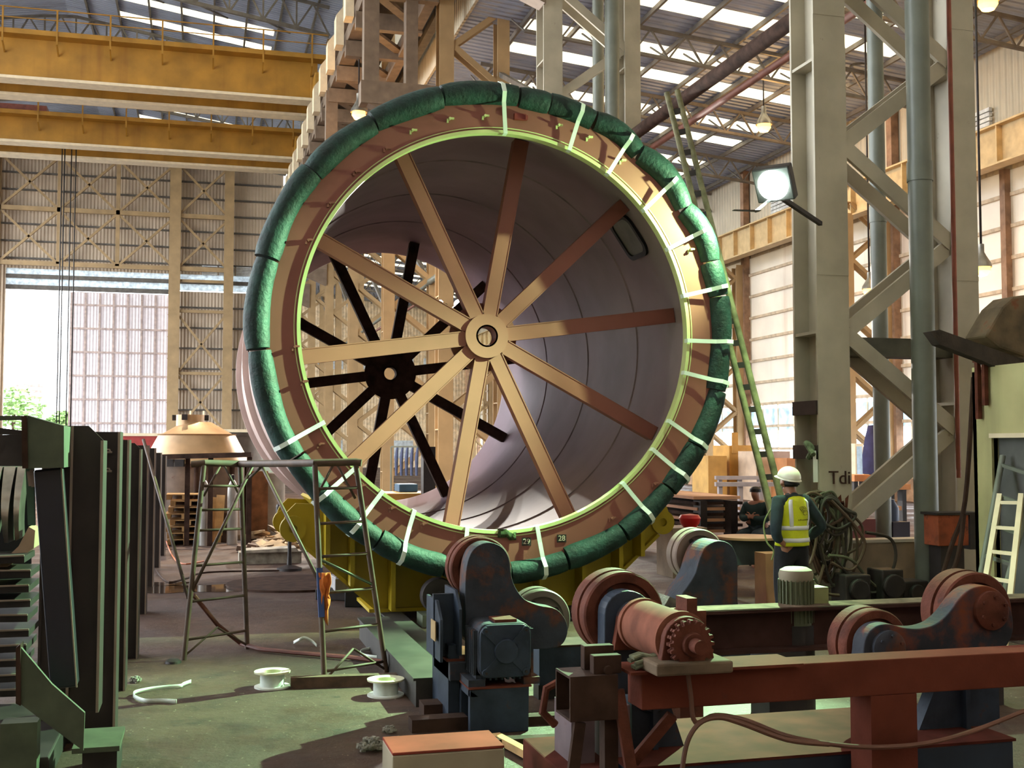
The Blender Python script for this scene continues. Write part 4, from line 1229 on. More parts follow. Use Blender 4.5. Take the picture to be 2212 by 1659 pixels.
# green gusset below
yg = 7.0
pts = [PY(*p, yg) for p in ((43, 1396), (43, 1520), (180, 1622), (183, 1540), (112, 1478))]
gs = thing('gusset_plate', pts[2], 'sloping green gusset plate under the nearest steel post', 'plate')
MB().prism(pts, (0, .03, 0)).build('plate', M_green, gs)
MB().prism([PY(*p, yg - .03) for p in ((34, 1400), (44, 1392), (44, 1525), (34, 1520))], (0, .12, 0)).build('end_plate', M_brown, gs)
b0 = PY(180, 1603, 7.45); b1 = PY(262, 1603, 7.45)
MB().bb(b0.x - .05, b1.x, 7.3, 7.8, b0.z - .03, b0.z).build('foot_plate', M_green, gs)
MB().bb(b0.x, b1.x - .02, 7.4, 7.9, 0, b0.z - .03).build('leg', M_dark, gs)
# green box beam end at the top, with rails going left
yg = 7.15
tb = thing('box_beam', PY(95, 1005, yg), 'green box beam end with a brown upright at the top left of the post row', 'beam')
MB().prism([PY(*p, yg) for p in ((56, 897), (138, 920), (138, 1010), (60, 1012))], (0, .35, 0)).build('face', M_green, tb)
MB().prism([PY(*p, yg - .02) for p in ((46, 899), (58, 897), (60, 1012), (48, 1012))], (0, .3, 0)).build('upright', M_brown, tb)
for q in (((-60, 898), (48, 898), (48, 907), (-60, 909)), ((-60, 917), (48, 930), (48, 938), (-60, 940)), ((-60, 941), (48, 938), (48, 1006), (-60, 1006))):
    MB().prism([PY(*p, yg + .1) for p in q], (0, .05, 0)).build('rail', M_green if q[0][1] < 900 else M_dark, tb)
MB().prism([PY(*p, yg + .25) for p in ((55, 1010), (72, 1010), (75, 1135), (60, 1135))], (0, .05, 0)).build('lower_strut', mat('bright_green_steel', (70, 104, 84), .6), tb)
# low dark plates at the very bottom left
q = PZ(110, 1640, .12)
t = thing('steel_box_section', (q.x - .8, q.y, 0), 'low dark steel box section on the floor in the near bottom corner', 'box section')
MB().bb(q.x - 1.8, q.x, q.y - .1, q.y + 1.5, 0, .16).build('body', M_dark, t, bev=.01)
MB().bb(q.x - .25, q.x - .05, q.y - .25, q.y - .1, 0, .4).build('end_lug', M_green, t)
# stack of flat bars at the left
random.seed(21)
z = .1; ys = 9.3
n = 0
ords = ['lowest', 'second', 'third', 'fourth', 'fifth', 'sixth', 'seventh', 'eighth', 'ninth', 'topmost']
for i in range(10):
    pyv = 1480 - 31 * i
    c = PY(78, pyv, ys); z = c.z
    tilt = R(random.uniform(-1.3, 1.3))
    c.x -= random.uniform(0, .06)
    b = MB().bar((c.x - 2.0, ys, z - 2.0 * math.sin(tilt)), (c.x, ys, z), .55, .045)
    o = b.build('steel_channel', M_dark)
    MB().bar((c.x - 2.0, ys - .28, z - 2.0 * math.sin(tilt) + .03), (c.x, ys - .28, z + .03), .02, .012).build('lit_edge', M_edge, o)  # pale strip puts the light along the channel edge into colour
    tag(o, ords[i] + ' of the dark steel channels stacked with gaps beside the navy panel', 'steel channel', 'stacked steel channels')
# curved shiny liner plates above them
yl = 9.6
M_shine = mat('bare_bright_steel', (150, 144, 136), .28, metal=.8, var=.2, scale=6)
for q, l in ((((-24, 1008), (6, 1008), (0, 1120), (-14, 1180)), 'bright curved steel rib at the left border, first of three'), (((9, 1008), (34, 1008), (24, 1170), (15, 1170)), 'bright curved steel rib at the left border, middle of three'), (((38, 1008), (56, 1008), (47, 1160), (39, 1166)), 'bright curved steel rib nearest the green box beam, last of three')):
    b = MB(); n = 10
    G = []
    for k in range(n + 1):
        u = k / n
        for a, c, dy in ((0, 3, 0), (1, 2, 0), (1, 2, .3), (0, 3, .3)):
            p = PY(q[a][0] + (q[c][0] - q[a][0]) * u, q[a][1] + (q[c][1] - q[a][1]) * u, yl); G.append(Vector((p.x, p.y - .22 * math.sin(u * PI * .8) + dy, p.z)))
    b.add(G, [(4 * k + j, 4 * k + (j + 1) % 4, 4 * k + 4 + (j + 1) % 4, 4 * k + 4 + j) for k in range(n) for j in range(4)] + [(0, 1, 2, 3), tuple(4 * n + j for j in (3, 2, 1, 0))], True)
    tag(b.build('curved_rib', M_shine), l, 'steel rib', 'curved bright ribs')
pts = [PY(*p, yl - .25) for p in ((-30, 1238), (0, 1218), (40, 1180), (62, 1138), (76, 1146), (73, 1184), (40, 1208), (0, 1236), (-30, 1254))]
tag(MB().prism(pts, (0, .3, 0)).build('curved_flange', mat('pale_rust_flange', (176, 148, 126), .5, var=.15)), 'pale curved steel flange under the bright ribs at the left border', 'flange')
b = MB().bb(pts[0].x - 1, pts[4].x - .1, yl + .3, yl + .36, .9, 1.9)
tag(b.build('backing_plate', M_navy), 'dark plate standing behind the bright curved ribs', 'plate')

# =================================================================== scaffold trestle
M_scaf = mat('rusty_scaffold_tube', (82, 62, 50), .65, var=.2, scale=6, rust=.15, rcol=(60, 70, 56))
sc_t = thing('trestle', PZ(600, 1440), 'rusty tube trestle of two ladder frames joined by a top pole', 'trestle')


def on(px, py, d): return PD(px, py, d)


FA = [PZ(397, 1426, 0), PZ(534, 1402, 0)]
FB = [PZ(701, 1480, 0), PZ(835, 1456, 0)]


def dep(v): return v.x * math.sin(YAW) + v.y * math.cos(YAW)


TA = [PD(441, 1000, dep(FA[0]) + .25), PD(519, 1002, dep(FA[1]) - .1)]
TB = [PD(680, 1000, dep(FB[0]) + .2), PD(768, 998, dep(FB[1]) - .1)]
for Fq, Tq in ((FA, TA), (FB, TB)):
    for q in (0, 1): MB().cyl(Fq[q], Tq[q], .024, n=10).build('post', M_scaf, sc_t)
    for f in ((.1, .29, .47, .65, .755, .88) if Fq is FA else (.06, .235, .405, .57, .72, .88)):
        MB().cyl(Fq[0].lerp(Tq[0], f), Fq[1].lerp(Tq[1], f), .013, n=8).build('rung', M_scaf, sc_t)
    m = Fq[0].lerp(Tq[0], .14).lerp(Fq[1].lerp(Tq[1], .14), .5)
    for q in (0, 1): MB().cyl(Fq[q].lerp(Tq[q], .02), m, .011, n=8).build('foot_brace', M_scaf, sc_t)
    for q in (0, 1):
        MB().cyl(Tq[q] - UP * .32, Tq[q] + (Tq[1 - q] - Tq[q]) * .45 - UP * .02, .012, n=8).build('top_brace', M_scaf, sc_t)
MB().tube([PD(414, 1003, dep(TA[0])), TA[0] - UP * 0, TA[1], PD(610, 1001, dep(TB[0]) + .4), TB[0], TB[1], PD(781, 1000, dep(TB[1]))], .034, 10).build('top_pole', M_scaf, sc_t)
MB().cyl(TA[1] + (TB[0] - TA[1]) * .2, FA[0].lerp(TA[0], .33), .016, n=8).build('diagonal_brace', M_scaf, sc_t)
MB().cyl(TA[1] + (TB[0] - TA[1]) * .3, FB[0].lerp(TB[0], .45), .016, n=8).build('diagonal_brace', M_scaf, sc_t)
MB().cyl(TA[1].lerp(FA[1], .12), TA[1] + (TB[0] - TA[1]) * .36, .014, n=8).build('diagonal_brace', M_scaf, sc_t)
MB().cyl(TB[0].lerp(FB[0], .44), FB[1].lerp(TB[1], .42), .013, n=8).build('diagonal_brace', M_green, sc_t)
MB().bar(FB[0].lerp(TB[0], .3), FB[0].lerp(TB[0], .52), .05).build('blue_sleeve', mat('blue_tape', (44, 66, 120), .5), sc_t)
# long brace pole from the post row down to the floor
p = [PD(312, 955, 12.6), PD(345, 1130, 11.9), PD(405, 1285, 11.2)]
tag(MB().cyl(PD(310, 950, 12.6), PD(407, 1292, 11.15), .018, n=8).build('brace_pole', M_scaf), 'thin rusty pole slanting from the post row to the near trestle frame', 'pole')
h = [PD(418, 1285, 11.1), PZ(470, 1350, .25), PZ(520, 1390, .04), PZ(560, 1402, .03), PZ(640, 1410, .03), PZ(760, 1420, .03), PZ(830, 1430, .03), PZ(856, 1432, .03)]
tag(MB().tube(h, .022, 8).build('hose', mat('dull_red_hose', (110, 62, 52), .6)), 'dull red hose running over the floor from the trestle to the pedestal', 'hose')
# orange rag hanging on the right frame
c = FB[0].lerp(TB[0], .5)
random.seed(2)
g = []
for i in range(6):
    for j in range(9):
        z = -j * .045; wv = (.055 - .003 * j) * (i - 2.5) / 2.5
        g.append(c + Vector((.04 + wv * 1.0 + .008 * math.sin(j * 1.7 + i), -.035 + .022 * math.sin(i * 1.9 + j * .6), z - (.03 * abs(i - 2) if j == 8 else 0))))
rg = MB().add(g, [(i * 9 + j, i * 9 + j + 1, (i + 1) * 9 + j + 1, (i + 1) * 9 + j) for i in range(5) for j in range(8)], True).build('rag', mat('orange_rag', (196, 104, 44), .9, var=.2, scale=9))
rg.modifiers.new('thick', 'SOLIDIFY').thickness = .008
tag(rg, 'orange rag hanging from the trestle frame nearer the turning roll', 'rag')

# =================================================================== things on the floor
def spool(px, py, label):
    p = PZ(px, py); t = thing('strap_spool', p, label, 'spool', 'white spools on the floor')
    MB().lathe(p, UP, [(0, 0), (.148, 0), (.148, .012), (.10, .014), (.10, .014)], 40).build('lower_flange', M_white, t)
    MB().lathe(p, UP, [(.1, .012), (.1, .12)], 40).build('core', mat('white_core', (214, 222, 216), .5, var=.08, scale=14), t)
    rim = []
    MB().lathe(p, UP, [(.08, .118), (.148, .12), (.15, .134), (.08, .13), (.08, .03), (.0, .03)], 40).build('upper_flange', mat('dusty_white_flange', (220, 218, 190), .5, var=.12, scale=16, rust=.1, rcol=(140, 120, 90)), t)


spool(588, 1484, 'white empty strap spool standing in the middle of the lit floor patch')
spool(833, 1502, 'white empty strap spool with a cracked rim, next to the blue pedestal')


def strip(pts, w, label, m=M_strap, name='strap_offcut', h=None):
    b = MB(); q = []
    P = [Vector(p) for p in pts]
    for p in P: q += [p, p + UP * w]
    n = len(P)
    b.add(q, [(2 * i, 2 * i + 2, 2 * i + 3, 2 * i + 1) for i in range(n - 1)], True)
    o = b.build(name, m); o.modifiers.new('thick', 'SOLIDIFY').thickness = .004
    return tag(o, label, 'strap')


def smooth(pts, n=6):
    P = [Vector(p) for p in pts]; Q = []
    for i in range(len(P) - 1):
        p0, p1, p2, p3 = P[max(i - 1, 0)], P[i], P[i + 1], P[min(i + 2, len(P) - 1)]
        for s in range(n):
            u = s / n
            Q.append(.5 * (2 * p1 + (p2 - p0) * u + (2 * p0 - 5 * p1 + 4 * p2 - p3) * u * u + (3 * p1 - p0 - 3 * p2 + p3) * u ** 3))
    return Q + [P[-1]]


strip(smooth([PZ(*p, .006) for p in ((381, 1520), (350, 1518), (312, 1518), (290, 1509), (291, 1500), (320, 1493), (352, 1489), (388, 1486), (396, 1482), (412, 1476))]), .032, 'white strap curled in an open hook shape on the floor, nearest the post row')
strip(smooth([PZ(634, 1391, .01), PZ(646, 1385, .07), PZ(658, 1381, .08), PZ(672, 1387, .05), PZ(684, 1398, .008)]), .03, 'short white strap arched like a bridge on the floor between the trestle frames')
ring = [PZ(820 + 42 * math.cos(R(a)), 1414 + 10 * math.sin(R(a)), .006) for a in range(-30, 331, 15)]
strip(ring + [PZ(890, 1421, .006), PZ(915, 1417, .006), PZ(925, 1414, .006)], .035, 'white strap coiled in a ring with a straight tail by the blue pedestal')
a, e = PZ(628, 1474, .045), PZ(866, 1466, .045)
tag(MB().bar((a.x, a.y, .045), (e.x, e.y, .045), .09, .09).build('timber_bar', mat('dark_timber', (92, 70, 56), .8, var=.2, scale=12)), 'dark square timber lying beside the white spool, under the trestle frame', 'timber')


def weed(px, py, r, n, label, seed):
    random.seed(seed)
    p = PZ(px, py); b = MB()
    for i in range(n):
        a = random.random() * 6.28; e = random.uniform(.15, 1.3)
        d = Vector((math.cos(a) * math.cos(e), math.sin(a) * math.cos(e), math.sin(e)))
        q = [p + Vector((0, 0, .004)), p + d * r * .5 + Vector((random.uniform(-.01, .01), random.uniform(-.01, .01), .012)), p + d * r * random.uniform(.75, 1.05)]
        b.tube(q, [.004, .005, .003], 5)
        for k in range(3):
            c = p + d * r * random.uniform(.5, 1.0); b.box(c, (.016, .016, .012), Matrix.Rotation(random.random() * 3, 3, 'Z'))
    tag(b.build('wire_wool', mat('grey_wool', (150, 146, 136), .9, var=.25, scale=30)), label, 'wire wool')


weed(801, 1622, .095, 90, 'larger grey tuft of wire swarf on the bare dirt beside the cream box', 1)
weed(841, 1582, .05, 45, 'smaller grey tuft of wire swarf beyond the larger one', 2)
weed(293, 1474, .055, 30, 'pale green tuft of swarf beside the post row', 3)
q = PZ(374, 1432)
tag(MB().lathe(q, UP, [(0, .04), (.04, .038), (.07, .02), (.075, 0)], 20).build('black_cap', M_dark), 'small black dome cap at the edge of the lit floor patch', 'cap')
# =================================================================== people
M_skin = mat('skin', (150, 104, 82), .55, var=.06)
M_navyc = mat('dark_teal_cloth', (34, 50, 56), .85, var=.2, scale=12)
M_trou = mat('black_blue_trousers', (30, 31, 38), .85, var=.2, scale=10)
M_hair = mat('black_hair', (22, 19, 18), .6, var=.2, scale=40)


def skinned(name, verts, edges, radii, m, parent, xf, root=0, level=2):
    """one continuous body grown along a jointed skeleton"""
    me = bpy.data.meshes.new(name + '_skeleton')
    me.from_pydata([xf(v) for v in verts], edges, [])
    o = bpy.data.objects.new(name + '_skeleton', me); COL.objects.link(o)
    md = o.modifiers.new('skin', 'SKIN'); md.use_smooth_shade = True
    for i, r in enumerate(radii):
        r = r if isinstance(r, tuple) else (r, r)
        me.skin_vertices[0].data[i].radius = r
        me.skin_vertices[0].data[i].use_root = (i == root)
    sb = o.modifiers.new('sub', 'SUBSURF'); sb.levels = level; sb.render_levels = level
    ev = o.evaluated_get(bpy.context.evaluated_depsgraph_get())
    m2 = bpy.data.meshes.new_from_object(ev)
    bpy.data.objects.remove(o)
    b = MB(); b.add([v.co.copy() for v in m2.vertices], [tuple(p.vertices) for p in m2.polygons], True)
    bpy.data.meshes.remove(m2)
    return b.build(name, m, parent)


def chain(V, E, Rr, start, pts):
    """append a limb: pts = [((x,y,z), radius), ...] hung on vertex index start"""
    prev = start; ids = []
    for p, r in pts:
        V.append(p); Rr.append(r); E.append((prev, len(V) - 1)); prev = len(V) - 1; ids.append(prev)
    return ids


def hand(V, E, Rr, wrist, p, d, side, curl):
    """palm, four unequal fingers and a thumb; d = pointing direction, side = thumb side"""
    d = Vector(d).normalized(); s = Vector(side).normalized(); k = Vector(curl).normalized()
    p = Vector(p)
    palm = chain(V, E, Rr, wrist, [(tuple(p + d * .045), (.032, .018))])[0]
    for q, L in ((-.027, .058), (-.009, .072), (.009, .076), (.026, .066)):
        b = p + d * .085 + s * q
        chain(V, E, Rr, palm, [(tuple(b), .0095), (tuple(b + (d * .8 + k * .5).normalized() * L * .5), .0085), (tuple(b + (d * .8 + k * .5).normalized() * L * .5 + (d * .3 + k).normalized() * L * .5), .0075)])
    b = p + d * .03 + s * .036
    chain(V, E, Rr, palm, [(tuple(b), .012), (tuple(b + (s * .7 + d * .6).normalized() * .035), .0105), (tuple(b + (s * .4 + d).normalized() * .062), .009)])


def person(name, foot, heading, label, look_up=.25, seated=False):
    t = thing(name, foot, label, 'person')
    ch, sh_ = math.cos(heading), math.sin(heading)
    f = Vector(foot)

    def xf(v):                      # local: x to the person's right, y forward, z up
        return f + Vector((v[0] * sh_ + v[1] * ch, -v[0] * ch + v[1] * sh_, v[2]))
    return t, xf


# ---------- the person in the yellow vest, seen from behind, hands on the hips
pf = PD(1712, 1362, 12.5); pf.z = 0
per, xf = person('person', pf, R(104), 'person in white hard hat and yellow reflective vest, hands on hips, looking at the drum')
S = 1.0
V = [(0, 0, .95)]; E_ = []; Rr = [(.155, .115)]
tor = chain(V, E_, Rr, 0, [((0, .01, 1.08), (.15, .11)), ((0, .0, 1.25), (.165, .115)), ((0, -.01, 1.40), (.15, .095)), ((0, 0, 1.485), (.055, .055)), ((0, .015, 1.55), (.06, .065)), ((0, .03, 1.62), (.082, .098)), ((0, .03, 1.70), (.07, .085))])
chain(V, E_, Rr, tor[5], [((0, .125, 1.60), (.022, .018)), ((0, .145, 1.598), (.012, .01))])          # nose
chain(V, E_, Rr, tor[4], [((0, .095, 1.535), (.03, .025))])                                              # chin
for s in (-1, 1): chain(V, E_, Rr, tor[5], [((s * .088, .02, 1.61), (.018, .012)), ((s * .097, .005, 1.615), (.012, .022))])   # ears
arms = {}
for s in (-1, 1):
    if s > 0: L = [((s * .19, -.01, 1.415), .062), ((s * .27, -.06, 1.28), .052), ((s * .36, -.10, 1.14), .046), ((s * .30, -.0, 1.05), .04), ((s * .225, .06, .985), .03)]
    else: L = [((s * .19, -.01, 1.415), .062), ((s * .245, -.05, 1.28), .052), ((s * .30, -.09, 1.13), .046), ((s * .26, -.06, 1.04), .04), ((s * .19, -.075, .975), .03)]
    ids = chain(V, E_, Rr, tor[2], L); arms[s] = L
    w = Vector(L[-1][0])
    hand(V, E_, Rr, ids[-1], w, Vector((-s * .55, .55 if s > 0 else .1, -.35)), (0, .3, .9), (-s * .3, .6, -.3))
legs = {}
for s in (-1, 1):
    L = [((s * .095, 0, .88), .1), ((s * .115, .015, .66), .082), ((s * .125, .03, .49), .06), ((s * .13, .0, .3), .055), ((s * .135, -.02, .09), .04), ((s * .15, .1, .04), (.042, .03)), ((s * .155, .17, .03), (.038, .022))]
    chain(V, E_, Rr, 0, L); legs[s] = L
body = skinned('body', V, E_, Rr, M_skin, per, xf)
# jacket sleeves and torso
V = [(0, 0, 1.0)]; E_ = []; Rr = [(.17, .128)]
tj = chain(V, E_, Rr, 0, [((0, 0, 1.12), (.168, .128)), ((0, -.005, 1.27), (.178, .128)), ((0, -.012, 1.40), (.165, .11)), ((0, -.005, 1.475), (.078, .078)), ((0, .005, 1.51), (.066, .066))])
for s in (-1, 1): chain(V, E_, Rr, tj[2], [(p, (r if isinstance(r, float) else r[0]) + .018) for p, r in arms[s][:-1]] + [(tuple(Vector(arms[s][-2][0]).lerp(Vector(arms[s][-1][0]), .8)), .045)])
skinned('jacket', V, E_, Rr, M_navyc, per, xf)
V = [(0, 0, .97)]; E_ = []; Rr = [(.178, .14)]
chain(V, E_, Rr, 0, [((0, 0, 1.03), (.172, .135))])
for s in (-1, 1): chain(V, E_, Rr, 0, [(p, (r if isinstance(r, float) else r[0]) + .024) for p, r in legs[s][:-2]])
skinned('trousers', V, E_, Rr, M_trou, per, xf)
for s in (-1, 1):
    b = MB(); c = [xf((s * .135, -.07, .05)), xf((s * .14, .05, .055)), xf((s * .152, .14, .04)), xf((s * .156, .2, .035))]
    b.tube(c, [.045, .052, .048, .03], 10).build('boot', M_dark, per)
# vest: an open shell round the torso
M_vest = mat('fluorescent_yellow', (206, 216, 30), .6, var=.08, scale=8, bump=.2, bscale=25)
M_refl = mat('silver_reflective', (222, 226, 232), .35, var=.04)
prof = [(1.475, .09, .08), (1.455, .15, .112), (1.41, .2, .138), (1.34, .208, .152), (1.25, .206, .155), (1.15, .192, .152), (1.05, .192, .154), (.98, .196, .158), (.94, .2, .16)]


def vest_pt(z, a, off=0.):
    for (z1, a1, b1), (z0, a0, b0) in zip(prof[:-1], prof[1:]):
        if z0 <= z <= z1:
            f = (z - z0) / (z1 - z0); rx, ry = a0 + (a1 - a0) * f, b0 + (b1 - b0) * f
            break
    wob = .004 * math.sin(5 * a + z * 30)
    return xf(((rx + off + wob) * math.cos(a), -.008 + (ry + off + wob) * math.sin(a), z))


n = 40
b = MB(); g = []; zs = [1.474, 1.455, 1.41, 1.34, 1.25, 1.15, 1.05, .98, .945]
for z in zs: g += [vest_pt(z, 2 * PI * i / n) for i in range(n)]
fs = []
for k in range(len(zs) - 1):
    for i in range(n):
        am = 2 * PI * (i + .5) / n
        if 1 < k < 5 and (abs(math.cos(am)) > .93) and k < 4: continue           # arm holes
        fs.append((k * n + i, k * n + (i + 1) % n, (k + 1) * n + (i + 1) % n, (k + 1) * n + i))
b.add(g, fs, True)
vs = b.build('vest', M_vest, per)
vs.modifiers.new('thick', 'SOLIDIFY').thickness = .006


def band(z0, z1, a0, a1, name='reflective_stripe', m=None, nn=30, parent=None):
    g = [vest_pt(z, a0 + (a1 - a0) * i / nn, .006) for z in (z0, z1) for i in range(nn + 1)]
    o = MB().add(g, [(i, i + 1, nn + 2 + i, nn + 1 + i) for i in range(nn)], True).build(name, m or M_refl, parent or vs)
    o.modifiers.new('thick', 'SOLIDIFY').thickness = .003


band(.985, 1.03, 0, 2 * PI, nn=60); band(1.115, 1.16, 0, 2 * PI, nn=60)
for a in (PI * 1.5 - .62, PI * 1.5 + .62, PI * .5 - .6, PI * .5 + .6):
    q = MB(); g = []
    zz = [1.14 + .03 * i for i in range(11)]
    for z in zz: g += [vest_pt(min(z, 1.47), a - .115 * .19 / .19, .006), vest_pt(min(z, 1.47), a + .115, .006)]
    o = q.add(g, [(2 * i, 2 * i + 1, 2 * i + 3, 2 * i + 2) for i in range(len(zz) - 1)], True).build('reflective_stripe', M_refl, vs)
    o.modifiers.new('thick', 'SOLIDIFY').thickness = .003
# dark loop emblem and a short line of small lettering on the back
M_prt = mat('faded_print', (120, 116, 40), .7)
em = MB()
ac = PI * 1.5 + .12
for cx, cz, r in ((0, 1.335, .03), (.12, 1.30, .026), (-.13, 1.345, .02), (.0, 1.335, .014)):
    em.tube([vest_pt(cz + r * math.sin(R(k)), ac + cx + r / .16 * math.cos(R(k)), .007) for k in range(0, 330, 20)], .0025, 5)
em.build('emblem', M_prt, vs)
em = MB(); random.seed(6)
for k in range(14):
    a = ac - .36 + .055 * k; h = random.choice((.012, .016, .014))
    em.tube([vest_pt(1.215, a, .007), vest_pt(1.215 + h, a + .01, .007), vest_pt(1.217 + h * .5, a + .03, .007)], .002, 5)
em.build('small_lettering', M_prt, vs)
# hair and helmet
b = MB(); c = xf((0, .012, 1.605))
hc = MB(); g = []
for k in range(7):
    e = -.5 + k * .33
    for i in range(16):
        a = PI + .15 + (PI - .3) * i / 15
        g.append(xf((.092 * math.cos(a) * math.cos(e), .02 + .108 * math.sin(a) * math.cos(e), 1.62 + .1 * math.sin(e))))
hc.add(g, [(k * 16 + i, k * 16 + i + 1, k * 16 + 17 + i, k * 16 + 16 + i) for k in range(6) for i in range(15)], True)
ho = hc.build('hair', M_hair, per); ho.modifiers.new('thick', 'SOLIDIFY').thickness = .01
M_hat = mat('white_hard_hat', (228, 226, 210), .3, var=.03)
tl = .22                                                  # tipped back
def hx(v):
    y, z = v[1], v[2]
    return xf((v[0], .025 + y * math.cos(tl) - z * math.sin(tl), 1.665 + y * math.sin(tl) + z * math.cos(tl)))
g = []; rows = 9; n = 32
for k in range(rows + 1):
    e = k / rows * PI / 2
    for i in range(n):
        a = 2 * PI * i / n
        rd = 1 + .02 * max(0, math.cos(3 * (a - PI / 2))) * math.sin(e)
        g.append(hx((.117 * math.cos(a) * math.cos(e) * rd, .140 * math.sin(a) * math.cos(e) * rd, .125 * math.sin(e))))
b = MB().add(g, [(k * n + i, k * n + (i + 1) % n, (k + 1) * n + (i + 1) % n, (k + 1) * n + i) for k in range(rows) for i in range(n)], True)
hat = b.build('hard_hat', M_hat, per); hat.modifiers.new('thick', 'SOLIDIFY').thickness = .006
g = []
for i in range(n):
    a = 2 * PI * i / n; fwd = max(0, math.sin(a))
    g += [hx((.115 * math.cos(a), .138 * math.sin(a), .004)), hx(((.128) * math.cos(a), (.150 + .05 * fwd ** 2) * math.sin(a), -.012 - .01 * fwd))]
MB().add(g, [(2 * i, 2 * i + 1, (2 * i + 3) % (2 * n), (2 * i + 2) % (2 * n)) for i in range(n)], True).build('brim', M_hat, hat).modifiers.new('thick', 'SOLIDIFY').thickness = .006
MB().tube([xf((.085 * math.cos(a), .015 + .1 * math.sin(a), 1.60)) for a in [PI + .2 + (PI - .4) * i / 12 for i in range(13)]], .014, 8).build('hat_band', M_hair, hat)
# thin pale hose / lanyard hanging at the person's left side
P = [xf((-.24, -.02, 1.4)), xf((-.33, .05, 1.2)), xf((-.33, .02, 1.0)), xf((-.27, -.02, .9)), xf((-.28, 0, .8))]
MB().tube(smooth(P), .009, 7).build('vest_cord', mat('pale_yellow_green', (130, 146, 90), .7), per)

# ---------- the seated worker in the background
sf = PD(1640, 1146, 19.5); sf.z = 0
wk, xw = person('person', sf, R(215), 'person in dark green work clothes sitting far back behind the leaning ladder, arms folded')
V = [(0, 0, .58)]; E_ = []; Rr = [(.17, .13)]
tw = chain(V, E_, Rr, 0, [((0, .03, .75), (.17, .13)), ((0, .05, .92), (.18, .13)), ((0, .06, 1.03), (.15, .1)), ((0, .07, 1.1), (.055, .055)), ((0, .1, 1.16), (.065, .07)), ((0, .13, 1.23), (.085, .1)), ((0, .12, 1.3), (.065, .075))])
chain(V, E_, Rr, tw[5], [((0, .22, 1.2), (.02, .018))])
for s in (-1, 1):
    ids = chain(V, E_, Rr, tw[2], [((s * .2, .05, 1.02), .062), ((s * .25, .12, .82), .052), ((s * .14, .26, .8), .042), ((s * .0, .27, .84), .032)])
    hand(V, E_, Rr, ids[-1], V[ids[-1]], (-s, .05, .15), (0, 0, 1), (0, -1, -.2))
    chain(V, E_, Rr, 0, [((s * .1, .05, .56), .1), ((s * .14, .4, .56), .075), ((s * .15, .42, .35), .06), ((s * .15, .40, .09), .045), ((s * .16, .52, .04), (.045, .03))])
skinned('body', V, E_, Rr, M_skin, wk, xw)
V = [(0, 0, .6)]; E_ = []; Rr = [(.185, .145)]
tw = chain(V, E_, Rr, 0, [((0, .03, .75), (.185, .145)), ((0, .05, .92), (.195, .145)), ((0, .06, 1.03), (.165, .115)), ((0, .065, 1.085), (.075, .075))])
for s in (-1, 1): chain(V, E_, Rr, tw[2], [((s * .2, .05, 1.02), .078), ((s * .25, .12, .82), .068), ((s * .14, .26, .8), .058), ((s * .04, .268, .832), .046)])
skinned('jacket', V, E_, Rr, mat('dark_green_worker_jacket', (34, 58, 58), .85, var=.2), wk, xw)
V = [(0, 0, .57)]; E_ = []; Rr = [(.18, .14)]
for s in (-1, 1): chain(V, E_, Rr, 0, [((s * .1, .05, .56), .115), ((s * .14, .4, .56), .09), ((s * .15, .42, .35), .075), ((s * .15, .40, .1), .062)])
skinned('trousers', V, E_, Rr, mat('dark_green_worker_trousers', (30, 46, 52), .85, var=.2), wk, xw)
b = MB().lathe(xw((0, .115, 1.245)), UP, [(.1, 0), (.095, .05), (.06, .085), (0, .095)], 16); b.build('cap', M_hair, wk)
c = xw((0, .0, 0))
st = thing('stool', c, 'dark low stool under the seated worker behind the ladder', 'stool')
MB().lathe(c, UP, [(0, .40), (.2, .40), (.2, .45), (0, .45)], 20).build('seat', M_dark, st)
for k in range(4):
    a = k * PI / 2 + .5; MB().bar(c + Vector((.15 * math.cos(a), .15 * math.sin(a), .4)), c + Vector((.19 * math.cos(a), .19 * math.sin(a), 0)), .03).build('leg', M_dark, st)
# =================================================================== clutter behind, left of the drum
M_galv = mat('galvanised_sheet', (150, 140, 126), .45, metal=.35, var=.15, scale=2)
d = 24.5
def gp(px, py): return PZ(px, py)


# conical hopper on a frame
c = PD(425, 1000, 25.5); s = 25.5 / F
zb = c.z; r0 = 112 * s
t = thing('hopper', (c.x, c.y, 0), 'tan conical hopper with a short neck, standing behind the post row', 'hopper')
z1 = PD(425, 941, 25.5).z; z2 = PD(400, 912, 25.5).z
M_hop = mat('tan_hopper', (176, 142, 106), .4, var=.12, scale=2, metal=.3)
MB().lathe((c.x, c.y, 0), UP, [(r0, zb), (r0 * .72, z1), (r0 * .74, z1 + .03), (r0 * .66, z1 + .03), (.3, z2)], 40).build('cone', M_hop, t)
MB().lathe((c.x - .15, c.y, 0), UP, [(.3, z2 - .1), (.3, z2 + .16), (.26, z2 + .16), (.26, z2 - .1)], 24).build('neck', M_hop, t)
for a in (2.6, .5, 4.4): MB().box((c.x - .15 + .38 * math.cos(a), c.y + .38 * math.sin(a), z2 + .1), (.12, .12, .12)).build('lug', M_dark, t)
MB().lathe((c.x, c.y, 0), UP, [(0, .0), (r0 * .9, 0), (r0 * .9, zb), (0, zb)], 40).build('skirt', mat('brown_grey_skirt', (112, 90, 74), .6, var=.2, rust=.25), t)
for a in range(8): MB().cyl((c.x + r0 * .93 * math.cos(a * .785), c.y + r0 * .93 * math.sin(a * .785), 0), (c.x + r0 * .93 * math.cos(a * .785), c.y + r0 * .93 * math.sin(a * .785), zb), .05).build('stiffener', M_brown, t)
